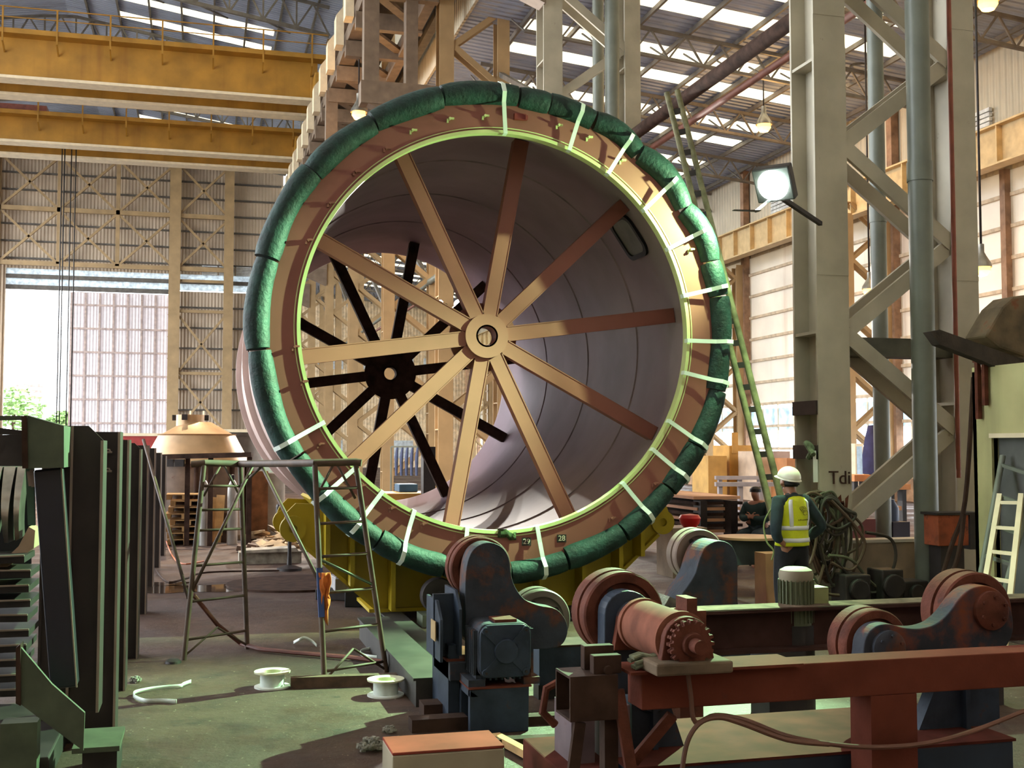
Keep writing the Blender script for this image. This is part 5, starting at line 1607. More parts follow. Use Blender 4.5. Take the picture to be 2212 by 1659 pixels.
# frame with a beam across the top in front of it
a, e = PD(346, 987, 23.5), PD(545, 982, 23.5)
t = thing('gantry', ((a.x + e.x) / 2, a.y, 0), 'brown steel gantry with a long top beam before the hopper', 'gantry')
MB().bar(a, e, .2, .1).build('top_beam', M_brown, t)
for f in (.03, .3, .55, .97): p = a.lerp(e, f); MB().bar((p.x, p.y, 0), p, .1).build('leg', M_brown, t)
for k in range(2):
    p, q = PD(357 + 22 * k, 1000, 23.4), PD(376 + 22 * k, 1000, 23.4)
    MB().bar((p.x, p.y, p.z), (q.x, q.y, q.z), .1, .15).build('hanging_block', M_dark, t)
# tanks behind
for px, w, top, dd, l, m in ((565, 50, 1022, 27.0, 'wide grey curved steel drum behind the gas cylinders', mat('grey_drum', (134, 124, 112), .5, var=.15, metal=.2)), (505, 60, 935, 31, 'large dark open tank behind the hopper, beside the drum', mat('dark_tank', (84, 78, 76), .5, var=.2))):
    p = PD(px, top, dd); r = w * dd / F
    t = thing('tank', (p.x, p.y, 0), l, 'tank')
    MB().lathe((p.x, p.y, 0), UP, [(0, 0), (r, 0), (r, p.z), (r * .96, p.z), (r * .96, p.z - .3), (0, p.z - .3)], 36).build('shell', m, t)
    MB().lathe((p.x, p.y, p.z - .08), UP, [(r, 0), (r + .04, 0), (r + .04, .08), (r, .08)], 36, closed=True).build('rim', m, t)
# pallets
random.seed(9)
pb = gp(402, 1178)
for i in range(8):
    t = thing('pallet', (pb.x, pb.y + .1, .015 + .13 * i), ['lowest', 'second lowest', 'third', 'fourth', 'fifth', 'sixth', 'second highest', 'topmost'][i] + ' pale timber pallet of the stack behind the trestle', 'pallet', 'stacked pallets')
    o = random.uniform(-.05, .05)
    b = MB()
    for k in range(5): b.bb(pb.x - .36 + o, pb.x + .36 + o, pb.y + .2 * k, pb.y + .2 * k + .13, .015 + .13 * i + .09, .015 + .13 * i + .11)
    b.build('deck', M_wood, t)
    for k in (0, 1, 2): MB().bb(pb.x - .36 + .31 * k + o, pb.x - .26 + .31 * k + o, pb.y, pb.y + .93, .015 + .13 * i, .015 + .13 * i + .09).build('bearer', M_wood, t)
# gas cylinders
for px, pb_, l in ((439, 1178, 'silver gas cylinder standing beside the pallet stack'), (501, 1176, 'silver gas cylinder standing alone between the trestle legs')):
    p = gp(px, pb_); sc_ = 24.0 / F; r = 11 * sc_
    t = thing('gas_cylinder', p, l, 'gas cylinder', 'gas cylinders')
    h = 1.32
    MB().lathe(p, UP, [(0, 0), (r, 0), (r, h - .22), (r * .9, h - .12), (r * .55, h - .04), (r * .3, h)], 24).build('body', mat('silver_cylinder', (176, 172, 168), .4, var=.1, metal=.3), t)
    MB().lathe(p, UP, [(r * .32, h - .01), (r * .36, h + .02), (r * .36, h + .1), (0, h + .12)], 14).build('valve_cap', M_dark, t)
a, e = PD(534, 1076, 26.2), PD(610, 1018, 26.2)
tag(MB().bb(a.x, e.x - .3, 26.9, 26.95, 0, e.z).build('plank_panel', mat('brown_plank_panel', (140, 94, 62), .75, var=.25, scale=4)), 'upright brown plank panel between the lone gas cylinder and the wide grey drum', 'panel')
# boards leaning
for px, w, top, l in ((470, 9, 1070, 'pale board leaning between the gas cylinders'), (483, 6, 1110, 'narrow brown board leaning beside the lone gas cylinder'), (455, 7, 1075, 'light timber frame board leaning by the silver cylinder')):
    p = gp(px, 1174); zt = PD(px, top, dep(p) + .3).z
    tag(MB().bar((p.x, p.y, .02), (p.x + .06, p.y + .4, zt), w * 2 * dep(p) / F, .03, up=AX).build('board', M_wood if px != 483 else M_brown), l, 'board')
# scrap heap
random.seed(31)
HP = [(545, 1165, .5, .25, 'pale sheet offcut'), (575, 1150, .55, .2, 'cream bent plate'), (600, 1168, .4, .22, 'light wooden crate board'), (560, 1188, .45, .16, 'rusty plate scrap'), (622, 1190, .5, .14, 'grey angled plate'),
      (648, 1170, .3, .25, 'pale timber block'), (590, 1195, .6, .12, 'flat tan sheet'), (532, 1192, .35, .2, 'brown bracket scrap'), (560, 1140, .4, .2, 'dark metal case')]
for i, (px, py, w, h, nm) in enumerate(HP):
    p = gp(px, py)
    col = [(196, 176, 148), (206, 190, 158), (190, 150, 104), (120, 88, 66), (130, 128, 120), (196, 160, 116), (172, 140, 104), (92, 70, 56), (52, 50, 52)][i]
    m = mat('scrap_' + nm.replace(' ', '_'), col, .7, var=.2, scale=6)
    rot = Matrix.Rotation(random.uniform(-.6, .6), 3, 'Z') @ Matrix.Rotation(random.uniform(-.18, .18), 3, 'Y')
    b = MB().box((p.x, p.y, h / 4 + .005), (w, .35, h * .5), rot); b.box((p.x + .1, p.y - .1, h / 2 + .0), (w * .5, .25, h * .55), rot)
    tag(b.build('scrap_piece', m, bev=.006), nm + ' in the scrap heap beside the cradle arm, ' + ['lying at its near left', 'upright in its middle', 'on its right middle', 'at its lower middle', 'at its right front', 'at its far right', 'flat along its front edge', 'at its far left edge', 'at its top'][i], 'scrap')
random.seed(77)
sp = MB()
for i in range(70):
    p = gp(random.uniform(562, 655), random.uniform(1152, 1202)); rot = Matrix.Rotation(random.uniform(-1.2, 1.2), 3, 'Z') @ Matrix.Rotation(random.uniform(-.5, .5), 3, 'Y') @ Matrix.Rotation(random.uniform(-.4, .4), 3, 'X')
    sp.box((p.x, p.y, random.uniform(.03, .2)), (random.uniform(.1, .5), random.uniform(.05, .25), random.uniform(.01, .06)), rot)
tag(sp.build('scrap_debris', mat('mixed_scrap', (206, 178, 138), .7, var=.2, scale=1.7, col2=(98, 84, 74))), 'jumbled heap of small boards, offcuts and plates beside the cradle arm', 'debris', kind='stuff')
p = gp(625, 1232)
t = thing('stand', p, 'dark pedestal stand with a square black head before the scrap heap', 'stand')
MB().lathe(p, UP, [(0, 0), (.2, 0), (.2, .04), (.04, .09), (.03, .3), (.03, .85), (0, .85)], 20).build('post', M_dark, t)
MB().bb(p.x - .22, p.x + .22, p.y - .1, p.y + .15, .85, 1.08).build('head', M_dark, t, bev=.05)
p = gp(590, 1222)
tag(MB().bb(p.x - .55, p.x + .5, p.y + .35, p.y + .75, 0, .2).prism([(p.x - .5, p.y + .25, .2), (p.x + .45, p.y + .25, .2), (p.x + .4, p.y + .25, .27), (p.x - .5, p.y + .25, .24)], (0, .5, 0)).build('wrapped_block', mat('grey_white_wrap', (168, 160, 146), .7, var=.25, scale=7, bump=.4)), 'grey wrapped block lying on the floor under the cradle arm', 'block')
p = gp(640, 1262)
tag(MB().lathe(p, UP, [(0, .03), (1.0, .03), (1.0, 0), (0, 0)], 40).build('round_plate', M_brown), 'flat round rusty plate lying on the floor behind the orange rag', 'plate')
for i, (px, py, w, h, l) in enumerate(((735, 1292, .5, .14, 'dark grey flat case on the floor beside the trestle frame'), (772, 1306, .28, .2, 'black toolbox on the floor nearest the cradle base'), (736, 1293, .26, .16, 'open light grey carton on the dark cases by the trestle'))):
    p = gp(px, py)
    rot = Matrix.Rotation(-.5 + .3 * i, 3, 'Z')
    z = h / 2 + (.13 if i == 2 else 0)
    o = MB().box((p.x, p.y, z), (w, .5, h), rot).box((p.x, p.y, z + h / 2), (w * .9, .42, .03), rot).build('case', (M_dark, mat('black_case', (38, 40, 46), .4), mat('light_grey_card', (150, 146, 146), .7))[i], bev=.01)
    tag(o, l, 'case')
# red container and green cabin far behind
p = PD(335, 960, 60)
t = thing('container', (p.x, p.y, 0), 'red and white container far behind the hopper', 'container')
MB().bb(p.x - 1.6, p.x + 2.2, p.y, p.y + 3, 0, 2.55).build('body', mat('red_container', (150, 52, 48), .6, var=.1), t)
MB().bb(p.x - 1.65, p.x + 2.25, p.y - .05, p.y + 3, 2.55, 2.7).build('roof_edge', M_cream, t)
p = PD(535, 925, 60)
t = thing('cabin', (p.x, p.y, 0), 'pale green site cabin far behind the dark tank', 'cabin')
MB().bb(p.x - 1.2, p.x + 1.6, p.y, p.y + 3, 0, 2.75).build('body', mat('pale_green_cabin', (168, 178, 158), .6), t)
MB().bb(p.x - 1.3, p.x + 1.7, p.y - .1, p.y + 3, 2.75, 2.9).build('roof_edge', M_cream, t)
lw = PD(425, 925, 45)
b = MB()
for s_ in (-.25, .25): b.bar((lw.x + s_, lw.y, 0), (lw.x + s_, lw.y + .3, 3.4), .06)
for k in range(11): b.bar((lw.x - .25, lw.y + .03 * k, .3 * k + .2), (lw.x + .25, lw.y + .03 * k, .3 * k + .2), .04)
tag(b.build('step_ladder', M_cream), 'white step ladder standing behind the hopper neck', 'ladder')
# cables on the floor by the post row, puddle
for i, (pts, l) in enumerate(((((358, 1165), (372, 1200), (395, 1218), (440, 1212)), 'orange cable looping on the floor beside the last posts'), (((335, 1228), (360, 1256), (400, 1250), (450, 1236), (620, 1232)), 'thin brown cable running over the floor past the puddle'))):
    tag(MB().tube(smooth([PZ(*q, .012) for q in pts]), .014, 6).build('cable', (mat('orange_cable', (170, 96, 62), .6), M_brown)[i]), l, 'cable')
M_pud = mat('puddle_water', (66, 54, 46), .04, var=.05, spec=.8)
for i, (px, py, rx, ry) in enumerate(((420, 1272, .85, .5), (560, 1268, .5, .35), (350, 1262, .4, .25))):
    p = gp(px, py); b = MB(); n = 28; random.seed(i)
    ph = random.random() * 6
    b.add([(p.x, p.y, .004)] + [(p.x + rx * math.cos(2 * PI * k / n) * (1 + .2 * math.sin(3 * 2 * PI * k / n + ph)), p.y + ry * math.sin(2 * PI * k / n) * (1 + .25 * math.sin(4 * 2 * PI * k / n + ph)), .004) for k in range(n)], [(0, 1 + k, 1 + (k + 1) % n) for k in range(n)])
    tag(b.build('puddle', M_pud), ('shallow puddle reflecting daylight before the trestle frame', 'smaller puddle between the two trestle frames', 'narrow puddle at the foot of the last steel posts')[i], 'puddle')

# =================================================================== right side: cabin, ladders, cables
M_cab = mat('cream_green_cabin', (176, 170, 122), .6, var=.1, scale=1.5, streak=(.35, 2.5, (98, 92, 70)))
cy = 11.3
cxp = PY(2106, 1100, 11.4).x                     # the cabin shows its side face, on the plane X = cxp
yE = 11.4
zt = PX(2110, 803, cxp).z
cb = thing('cabin', (cxp + .5, 10, 0), 'cream-green steel cabin with a dark grey door at the right edge', 'cabin')
yd = PX(2150, 1100, cxp).y; zd = PX(2155, 946, cxp).z
b = MB(); b.bb(cxp, cxp + .06, yd, yE, 0, zt); b.bb(cxp, cxp + .06, 7.6, yd, zd, zt); b.bb(cxp, cxp + 3, yE - .06, yE, 0, zt); b.bb(cxp, cxp + 3, 7.6, yE, zt, zt + .05); b.bb(cxp, cxp + .06, 7.6, yd - 1.2, 0, zd)
b.build('wall_panel', M_cab, cb)
do = MB().bb(cxp + .06, cxp + .1, yd - 1.2, yd, 0, zd).build('door', mat('dark_grey_door', (92, 92, 90), .6, var=.15, scale=3), cb)
MB().bb(cxp - .04, cxp + .04, yd - 1.2, yd + .03, zd, zd + .05).build('door_lintel', M_cream, cb)
MB().bb(cxp - .03, cxp + .05, yd, yd + .03, 0, zd).build('door_jamb', M_cab, cb)
q = PX(2209, 1236, cxp); MB().bb(cxp + .045, cxp + .06, q.y - .12, q.y, q.z - .04, q.z + .05).build('warning_sticker', mat('amber_sticker', (220, 160, 40), .5), do)
q = PX(2112, 800, cxp - .05)
MB().bar((q.x, q.y, q.z - .55), (q.x, q.y, q.z + .12), .05).bar((q.x, q.y - .12, q.z - .4), (q.x, q.y - .12, q.z + .12), .05).bar((q.x, q.y - .14, q.z + .12), (q.x, q.y + .05, q.z + .12), .06).build('gate_hook', M_rust, cb)
# rusty roof sheet heap on the cabin
M_sheet = mat('mossy_rust_sheet', (104, 88, 66), .8, var=.3, scale=3, rust=.4, rcol=(110, 66, 44), rscale=3, bump=.5, bscale=9)
pts = [PY(*p, cy + .4) for p in ((2128, 725), (2165, 662), (2190, 640), (2230, 635), (2330, 650), (2330, 775), (2212, 770), (2160, 752))]
tag(MB().prism(pts, (0, .4, 0)).build('roof_sheet', M_sheet, bev=.03), 'mossy rusty folded roof sheet piled above the cabin at the right edge', 'roof sheet')
pts = [PY(*p, cy - .3) for p in ((2010, 716), (2030, 712), (2215, 778), (2330, 812), (2330, 850), (2180, 806), (2120, 778), (2030, 744))]
t = thing('canopy_edge', pts[2], 'dark sagging canopy edge beam running from the nearest column to the cabin roof', 'beam')
MB().prism(pts, (0, .14, 0)).build('beam', mat('black_brown_beam', (56, 46, 40), .75, var=.25, scale=6, bump=.3), t)
pts2 = [PY(*p, cy - .25) for p in ((2030, 712), (2120, 722), (2330, 745), (2330, 800), (2215, 778))]
q = PY(2190, 800, cy); MB().tube(smooth([PY(2120, 802, cy - .1), PY(2150, 806, cy - .1), PY(2160, 790, cy - .05), PY(2185, 788, cy)]), .02).build('cable', M_dark, t)
# horizontal beam between the legs
struct(MB().bb(XA + .2, XB - .15, YC + .1, YC + .5, 3.18, 3.42), 'tie_beam', mat('dark_green_beam', (88, 86, 74), .6, var=.2))
# low plinth wall between the legs
z7 = PY(1900, 1172, YC + .2).z
struct(MB().bb(XA + .1, XB + .6, YC + .2, YC + .45, 0, z7), 'plinth_wall', mat('dirty_plinth', (130, 112, 88), .8, var=.15))
struct(MB().bb(XA + .1, XB + .6, YC + .18, YC + .47, z7, z7 + .04), 'trim_4', M_grey)
# pipes
for (px0, y, r, m, l, z0, z1) in ((1985, 12.85, .15, M_pipe, 'thick grey-green downpipe in front of the nearest column', 0, 18), (1904, 15.4, .12, M_pipe, 'grey downpipe standing behind the nearest column, between its legs', .0, 18), (2056, 12.95, .03, mat('red_brown_conduit', (138, 74, 56), .6), 'thin red-brown conduit running up the nearest column', 1.6, 18)):
    p = PY(px0 + 12 if px0 > 1950 else px0, 900, y)
    t = thing('downpipe', (p.x, y, z0), l, 'pipe')
    MB().cyl((p.x, y, z0), (p.x, y, z1), r, n=24).build('pipe', m, t)
    if r > .1:
        for z in (5.4, 10.9): MB().cyl((p.x, y, z), (p.x, y, z + .25), r * 1.08, n=24).build('coupling', m, t)
for yy, l in ((YC + BAY - .3, 'grey downpipe in front of the second column, above the rim'),):
    p = PY(1322, 100, yy); t = thing('downpipe', (p.x, yy, 0), l, 'pipe'); MB().cyl((p.x, yy, 0), (p.x, yy, 18), .17, n=20).build('pipe', M_pipe, t)
p = PY(1292, 100, YC + BAY + 1.2); t = thing('downpipe', (p.x, YC + BAY + 1.2, 0), 'grey downpipe just behind the second column, left of the front one', 'pipe'); MB().cyl((p.x, YC + BAY + 1.2, 0), (p.x, YC + BAY + 1.2, 18), .14, n=20).build('pipe', M_pipe, t)
# white notice on the column
q = PY(1780, 1030, YC + .1)
tag(MB().bb(7.5, 7.56, YC + .02, YC + .035, 1.55, 1.95).build('notice', M_white), 'narrow white notice on the side of the nearest column, behind the hard hat', 'notice')
# rag tied on the column band
for z, px in ((2.5, 0), (1.93, 1)):
    struct(MB().bb(XA - .26, XA - .2, YC + .02, YC + .62, z - .09, z + .09), 'clamp_band', mat('dark_clamp_band', (66, 52, 48), .7))
tag(MB().tube(smooth([(7.5, 13.35, 1.85), (7.52, 13.28, 1.98), (7.5, 13.4, 2.05), (7.49, 13.2, 1.9)]), .035, 7).build('rag', mat('pale_green_rag', (110, 124, 96), .9, var=.3, scale=15)), 'small pale green rag tied to the dark band on the nearest column', 'rag')
# hanging welding cables
random.seed(12)
M_cbl = [mat('cable_grey_green', (88, 86, 68), .7, var=.2), mat('cable_brown', (92, 72, 58), .7, var=.2), mat('cable_dark', (58, 52, 46), .7, var=.2)]
cbx = PY(1800, 1075, YC - .25)
cp = thing('cable_coil', (cbx.x, YC - .3, .05), 'thick bundle of welding cables hanging in loops on the nearest column, behind the person', 'cable')
for i in range(26):
    x0_ = 1742 + random.uniform(-20, 30); x1_ = x0_ + random.uniform(40, 120); yb = random.uniform(1130, 1270); yt = 1062 + random.uniform(0, 16)
    yy = YC - .12 - random.uniform(0, .4)
    pts = [PY(x0_, yt + 70, yy), PY(x0_ + 10, yt + 10, yy), PY(x0_ + 30, yt, yy), PY((x0_ + x1_) / 2 + 20, yt + 25, yy), PY(x1_, (yt + yb) / 2, yy), PY(x1_ - 10, yb - 15, yy), PY((x0_ + x1_) / 2, yb, yy), PY(x0_ + 5, (yt + yb) / 2 + 20, yy), PY(x0_ - 5, yt + 80, yy)]
    MB().tube(smooth(pts, 5), .018, 7).build('loop', M_cbl[i % 3], cp)
for i, pts in enumerate((((1795, 1080), (1850, 1140), (1868, 1180), (1840, 1230), (1795, 1215)), ((1870, 1150), (1925, 1165), (1932, 1220), (1890, 1280), (1840, 1250), (1800, 1200)), ((1790, 1200), (1840, 1210), (1890, 1265), (1950, 1320), (1990, 1325)), ((1780, 1220), (1770, 1270), (1800, 1310), (1860, 1325)))):
    MB().tube(smooth([PY(a, min(c, 1285), YC - .5) for a, c in pts], 6), .02, 7).build('loop', M_cbl[(i + 1) % 3], cp)
# two straight hoses from the cabin to the floor
for i, pts in enumerate((((2103, 815), (2085, 1080), (2055, 1180), (2010, 1325)), ((2082, 1110), (2070, 1200), (2040, 1270), (1990, 1330)))):
    tag(MB().tube(smooth([Vector((v.x, v.y, max(v.z, .03))) for v in (PY(a, c, 11.9 - .15 * i) for a, c in pts)], 6), .028, 8).build('hose', M_brown), ('brown hose hanging from the cabin corner down past the orange box', 'second brown hose curving to the floor under the orange box')[i], 'hose')
# orange junction box between column and cabin
p, q = PY(2028, 1180, 12.35), PY(2092, 1112, 12.35)
t = thing('junction_box', ((p.x + q.x) / 2, 12.7, 0), 'rusty orange box on a stand between the nearest column and the cabin', 'box')
MB().bb(p.x, q.x, 12.35, 12.65, p.z, q.z).build('box', mat('orange_rust_box', (168, 84, 50), .75, var=.25, scale=5, rust=.45, rcol=(94, 52, 38), rscale=5), t, bev=.01)
MB().bb(p.x - .03, q.x + .18, 12.33, 12.67, q.z, q.z + .03).build('lid', M_dark, t)
MB().bb(p.x + .05, q.x - .05, 12.38, 12.62, 0, p.z).build('stand', M_dark, t)
MB().bb(q.x + .02, q.x + .18, 12.35, 12.65, p.z - .05, q.z).build('side_cover', M_dark, t)
# ladders leaning by the cabin door
for i, (lo0, lo1, hi0, hi1, m, l) in enumerate((((2108, 1300), (2165, 1300), (2166, 985), (2240, 1010), M_pipe, 'grey tubular ladder leaning on the cabin beside the dark door'), ((2120, 1310), (2180, 1310), (2160, 1070), (2206, 1070), M_cream, 'cream wooden ladder leaning in front of the grey one at the cabin door'))):
    a0, a1, c0, c1 = PX(*lo0, cxp - .7 - .22 * i), PX(*lo1, cxp - .7 - .22 * i), PX(*hi0, cxp - .05 - .2 * i), PX(*hi1, cxp - .05 - .2 * i)
    for v, w_ in ((a0, c0), (a1, c1)):
        k = v.z / (w_.z - v.z); v.xyz = v - (w_ - v) * k
    t = thing('ladder', a0, l, 'ladder')
    for v, w_ in ((a0, c0), (a1, c1)): (MB().cyl(v, w_, .032) if i == 0 else MB().bar(v, w_, .05, .07)).build('rail', m, t)
    for f in (.3, .45, .62, .78, .95): MB().bar(a0.lerp(c0, f), a1.lerp(c1, f), .035).build('rung', m, t)
# dark clutter plinth below the cables
for i, (px, w, h, l) in enumerate(((1850, .35, .45, 'dark valve block at the foot of the plinth'), (1925, .3, .5, 'dark rusty casting leaning on the plinth'), (1975, .35, .35, 'low dark box beside the downpipe foot'))):
    p = PY(px, 1290, 12.6)
    tag(MB().bb(p.x - w / 2, p.x + w / 2, 12.55, 12.9, 0, h).cyl((p.x, 12.5, h * .6), (p.x, 12.95, h * .6), h * .3).build('casting', M_dark, bev=.02), l, 'casting')

# =================================================================== clutter behind, right of the drum
M_oran = mat('rusty_orange_plate', (212, 160, 122), .6, var=.08, scale=2)  # pale orange of the rusty plates
def slab(px0, px1, py, dd, depth_, th, m, label, name='steel_plate', cat='plate', group=None):
    a, c = PD(px0, py, dd), PD(px1, py, dd)
    y = (a.y + c.y) / 2
    return tag(MB().bb(a.x, c.x, y, y + depth_, a.z - th, a.z).build(name, m), label, cat, group)


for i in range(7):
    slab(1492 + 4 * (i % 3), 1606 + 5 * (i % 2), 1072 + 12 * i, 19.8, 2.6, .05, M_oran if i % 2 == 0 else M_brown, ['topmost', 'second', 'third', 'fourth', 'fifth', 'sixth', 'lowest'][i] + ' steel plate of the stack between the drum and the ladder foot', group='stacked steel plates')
a = PD(1495, 1160, 19.7)
for px in (1514, 1580):
    p = PD(px, 1165, 19.6); tag(MB().bb(p.x, p.x + .12, p.y, p.y + .3, 0, PD(px, 1082, 19.6).z).build('stack_post', M_dark), 'dark post holding the stacked plates, ' + ('nearer the drum rim' if px < 1550 else 'nearer the leaning ladder'), 'post')
p = PD(1490, 1122, 18.0)
t = thing('red_bucket', (p.x, p.y, p.z - .12), 'bright red shiny bowl on a concrete block beside the drum', 'bowl')
MB().lathe((p.x, p.y, p.z - .12), UP, [(0, 0), (.1, 0), (.15, .06), (.17, .14), (.14, .19), (0, .21)], 24).build('body', mat('bright_red', (200, 32, 36), .3), t)
q = PD(1470, 1150, 17.9)
tag(MB().bb(p.x - .35, p.x + .22, p.y - .15, p.y + .5, 0, p.z - .12).build('concrete_block', mat('grey_concrete', (150, 132, 112), .85, var=.15, bump=.2)), 'grey concrete block carrying the red bowl beside the drum', 'block')
p = PD(1618, 1160, 15.6)
t = thing('round_table', (p.x, p.y, 0), 'steel table with a pale round top between the drum and the person', 'table')
MB().lathe((p.x, p.y, 0), UP, [(0, p.z - .02), (.42, p.z - .02), (.42, p.z + .01), (0, p.z + .01)], 40).build('top', mat('pale_rust_top', (196, 150, 122), .55, var=.1), t)
MB().bb(p.x - .35, p.x + .3, p.y - .2, p.y + .3, p.z - .35, p.z - .02).build('drawer_box', mat('blue_grey_cabinet', (76, 88, 92), .6, var=.2), t)
for sx_ in (-.32, .27):
    for sy_ in (-.17, .27): MB().bar((p.x + sx_, p.y + sy_, 0), (p.x + sx_, p.y + sy_, p.z - .3), .06).build('leg', M_dark, t)
q = PD(1648, 1250, 14.6)
tag(MB().bb(q.x + .04, q.x + .28, q.y, q.y + .3, 0, .66).build('carton', mat('brown_carton', (170, 116, 92), .8, var=.1)), 'pinkish brown box standing between the round table and the person', 'box')
p = PD(1556, 1240, 15.3)
# yellow machine bed and boxes far right
for i, (px0, px1, py0, py1, dd, col, l) in enumerate(((1530, 1575, 985, 1008, 44, (196, 152, 84), 'orange-yellow machine block just right of the drum rim'), (1576, 1632, 962, 1018, 45, (200, 150, 76), 'long yellow machine bed behind the ladder'), (1634, 1672, 975, 1022, 43, (190, 164, 140), 'pale beige crate behind the ladder rails'), (1672, 1712, 975, 1020, 44, (184, 160, 150), 'pinkish grey crate behind the hard hat'), (1700, 1740, 990, 1028, 42, (178, 118, 72), 'brown wooden crate behind the nearest column'))):
    a, c = PD(px0, py1, dd), PD(px1, py0, dd)
    m = mat('far_block_%d' % i, col, .6, var=.12, scale=2)
    b = MB().bb(a.x, c.x, a.y, a.y + 1.5, 0, c.z)
    if i == 1: b.bb(a.x + .1, a.x + .35, a.y - .05, a.y, c.z - .3, c.z + .5)
    tag(b.build('machine_block' if i < 2 else 'crate', m), l, 'machine' if i < 2 else 'crate')
for i, (px0, px1, py, dd, l) in enumerate(((1545, 1740, 1032, 38, 'long grey roller conveyor far behind the seated worker'), (1545, 1745, 1046, 34, 'second grey conveyor nearer the seated worker'))):
    a, c = PD(px0, py, dd), PD(px1, py, dd)
    t = thing('conveyor', (a.x, a.y, 0), l, 'conveyor')
    MB().bar(a, c, .3, .12).build('bed', mat('lilac_grey_steel', (150, 140, 140), .5, var=.1), t)
    for k in range(5): q = a.lerp(c, .05 + .22 * k); MB().bar((q.x, q.y, 0), q, .12).build('leg', MATS['lilac_grey_steel'], t)
# seen between the legs of the nearest column
for i, (px0, px1, py0, py1, dd, col, nm, l) in enumerate(((1842, 1900, 1122, 1182, 17.0, (120, 60, 60), 'red_bin', 'dark red bin behind the plinth between the column legs'), (1930, 1972, 1128, 1182, 17.4, (60, 58, 74), 'navy_bin', 'navy bin behind the plinth, nearer the downpipe'), (1846, 1966, 1095, 1104, 20, (206, 150, 110), 'steel_sheet', 'pale orange sheet lying behind the bins between the column legs'),
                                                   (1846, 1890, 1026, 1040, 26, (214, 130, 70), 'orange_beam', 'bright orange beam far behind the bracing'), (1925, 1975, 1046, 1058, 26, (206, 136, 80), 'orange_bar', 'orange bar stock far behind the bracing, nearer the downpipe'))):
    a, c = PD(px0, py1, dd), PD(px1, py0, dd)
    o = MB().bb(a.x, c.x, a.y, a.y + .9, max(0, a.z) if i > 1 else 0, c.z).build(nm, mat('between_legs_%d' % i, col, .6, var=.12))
    tag(o, l, nm.split('_')[1])
    if i > 1: MB().bb(a.x + .05, a.x + .15, a.y + .1, a.y + .3, 0, max(0, a.z)).bb(c.x - .15, c.x - .05, a.y + .1, a.y + .3, 0, max(0, a.z)).build('support', M_dark, o)
p = PD(1950, 1128, 17.4)
t = thing('blue_drum', (p.x, p.y + .3, p.z), 'dark blue bottle-shaped drum standing on the navy bin', 'drum')
MB().lathe((p.x, p.y + .3, p.z - .0), UP, [(0, 0), (.115, 0), (.115, .2), (.06, .29), (.05, .33), (0, .33)], 22).build('body', mat('blue_drum_paint', (62, 74, 104), .5, var=.15), t)
# cabinet and hanging dark coat far right
p, q = PD(1848, 1022, 40), PD(1868, 958, 40)
t = thing('cabinet', (p.x, p.y, 0), 'white glazed cabinet far back between the column legs', 'cabinet')
MB().bb(p.x, q.x, p.y, p.y + .6, 0, q.z).build('body', M_cream, t)
MB().bb(p.x + .06, q.x - .06, p.y - .02, p.y, 1.0, q.z - .1).build('glass', mat('pale_glass', (170, 196, 220), .2), t)
p = PD(1880, 1010, 38); 
tag(MB().cyl((p.x, p.y, 0), (p.x, p.y, 1.2), .05).tube([(p.x, p.y, 1.1), (p.x + .05, p.y, 1.7), (p.x + .1, p.y, 2.3), (p.x + .05, p.y, 2.7)], [.25, .3, .25, .1], 10).build('coat', mat('navy_coat', (52, 50, 84), .9)), 'dark navy coat on a stand far back beside the white cabinet', 'coat')
# seen through the drum, low down
for i, (px0, px1, py0, py1, dd, col, nm, l) in enumerate(((835, 985, 1066, 1100, 24, (196, 142, 70), 'yellow_machine', 'yellow machine base seen through the drum, low behind the far end'), (862, 905, 1046, 1070, 24.6, (46, 84, 112), 'blue_box', 'blue steel box on the yellow machine seen through the drum'),
                                                   (1000, 1030, 1000, 1040, 70, (196, 168, 130), 'timber_crate', 'pale timber crate seen through the drum below the bright openings'))):
    a, c = PD(px0, py1, dd), PD(px1, py0, dd)
    tag(MB().bb(a.x, c.x, a.y, a.y + (1.2 if i != 1 else .6), 0 if i != 1 else PD(850, 1066, 24).z + .002, c.z).build(nm, mat('through_drum_%d' % i, col, .6, var=.12), bev=.02), l, nm.split('_')[1])
a = PD(1003, 1036, 21.6)
tag(MB().bb(a.x - .3, a.x - .05, a.y + 2.5, a.y + 2.8, 0, 2.0).build('switch_cabinet', M_dark), 'black switch cabinet seen through the drum beside a rear spoke', 'cabinet')
a, c = PD(845, 978, 44.2), PD(912, 978, 44.2)
t = thing('clothes_rail', (a.x, a.y, 0), 'thin grey clothes rail holding the blue overalls, seen through the drum', 'rail')
MB().bar((a.x, a.y, 2.0), (c.x, c.y, 2.0), .06).build('bar', M_pipe, t)
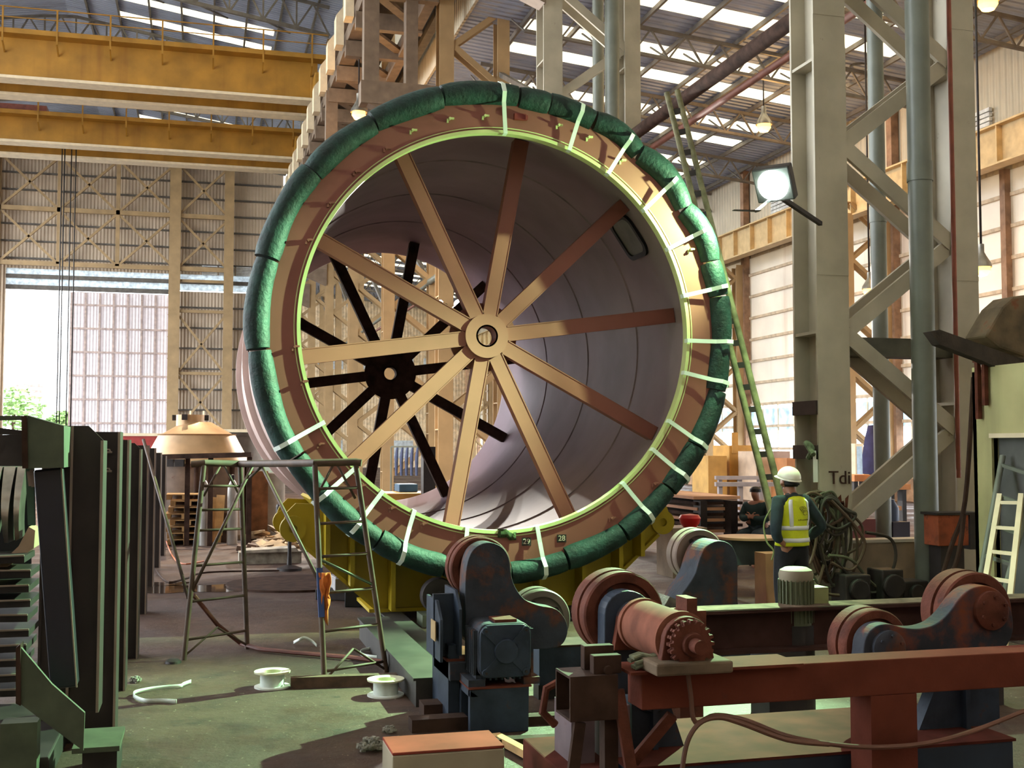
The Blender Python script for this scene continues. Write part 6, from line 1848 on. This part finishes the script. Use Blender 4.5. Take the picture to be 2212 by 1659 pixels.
for q in (a, c): MB().bar((q.x, q.y, 0), (q.x, q.y, 2.0), .06).build('post', M_pipe, t)
random.seed(15)
for i in range(5):
    p = PD(856 + 11 * i, 1010, 44.2)
    tag(MB().tube([(p.x, p.y, .9), (p.x, p.y, 1.6), (p.x + .04, p.y, 2.0)], [.05, .07, .04], 8).build('overall', mat('blue_overall', (70, 80, 110), .9)), ['first', 'second', 'third', 'fourth', 'last'][i] + ' of the blue overalls hanging in a row, seen through the drum', 'overall', 'hanging overalls')

# =================================================================== outside the big door
p = PD(60, 830, 240)
t = thing('house', (p.x, p.y, 0), 'pale building with faded red bands far outside the open door', 'building')
MB().bb(p.x - 3, p.x + 3, p.y, p.y + 8, -.1, 15.5).build('wall', mat('pale_house', (235, 225, 220), .8), t)
for k in range(3): MB().bb(p.x - 2.2, p.x + 3.0, p.y - .2, p.y, 12.0 + 1.2 * k, 12.6 + 1.2 * k).build('red_band', mat('faded_red', (190, 110, 105), .8), t)
M_leaf = mat('bright_foliage', (120, 150, 90), .8, var=.3, scale=2)
for i, (px, py, r, l) in enumerate(((30, 885, 5.5, 'bushy tree outside the open door, at its left edge'), (135, 915, 3.0, 'lower bushy tree outside the open door, beside the leaf'))):
    p = PD(px, py, 215); random.seed(40 + i)
    t = thing('tree', (p.x, p.y, -.1), l, 'tree')
    b = MB()
    for k in range(420):
        a, e, q = random.random() * 6.28, math.asin(random.uniform(-1, 1)), r * random.random() ** .4
        c = Vector((p.x + q * math.cos(a) * math.cos(e), p.y + q * math.sin(a) * math.cos(e), p.z + q * .8 * math.sin(e)))
        rt = Matrix.Rotation(random.random() * 6, 3, 'Z') @ Matrix.Rotation(random.random() * 3, 3, 'X')
        s_ = .55; b.add([c + rt @ Vector(v) for v in ((-s_, -s_ * .5, 0), (s_, -s_ * .5, .1), (s_ * .8, s_ * .5, 0), (-s_ * .8, s_ * .5, .1))], [(0, 1, 2, 3)])
    b.build('foliage', M_leaf, t)
    MB().cyl((p.x, p.y, -.1), (p.x, p.y, p.z), .3).build('trunk', M_brown, t)
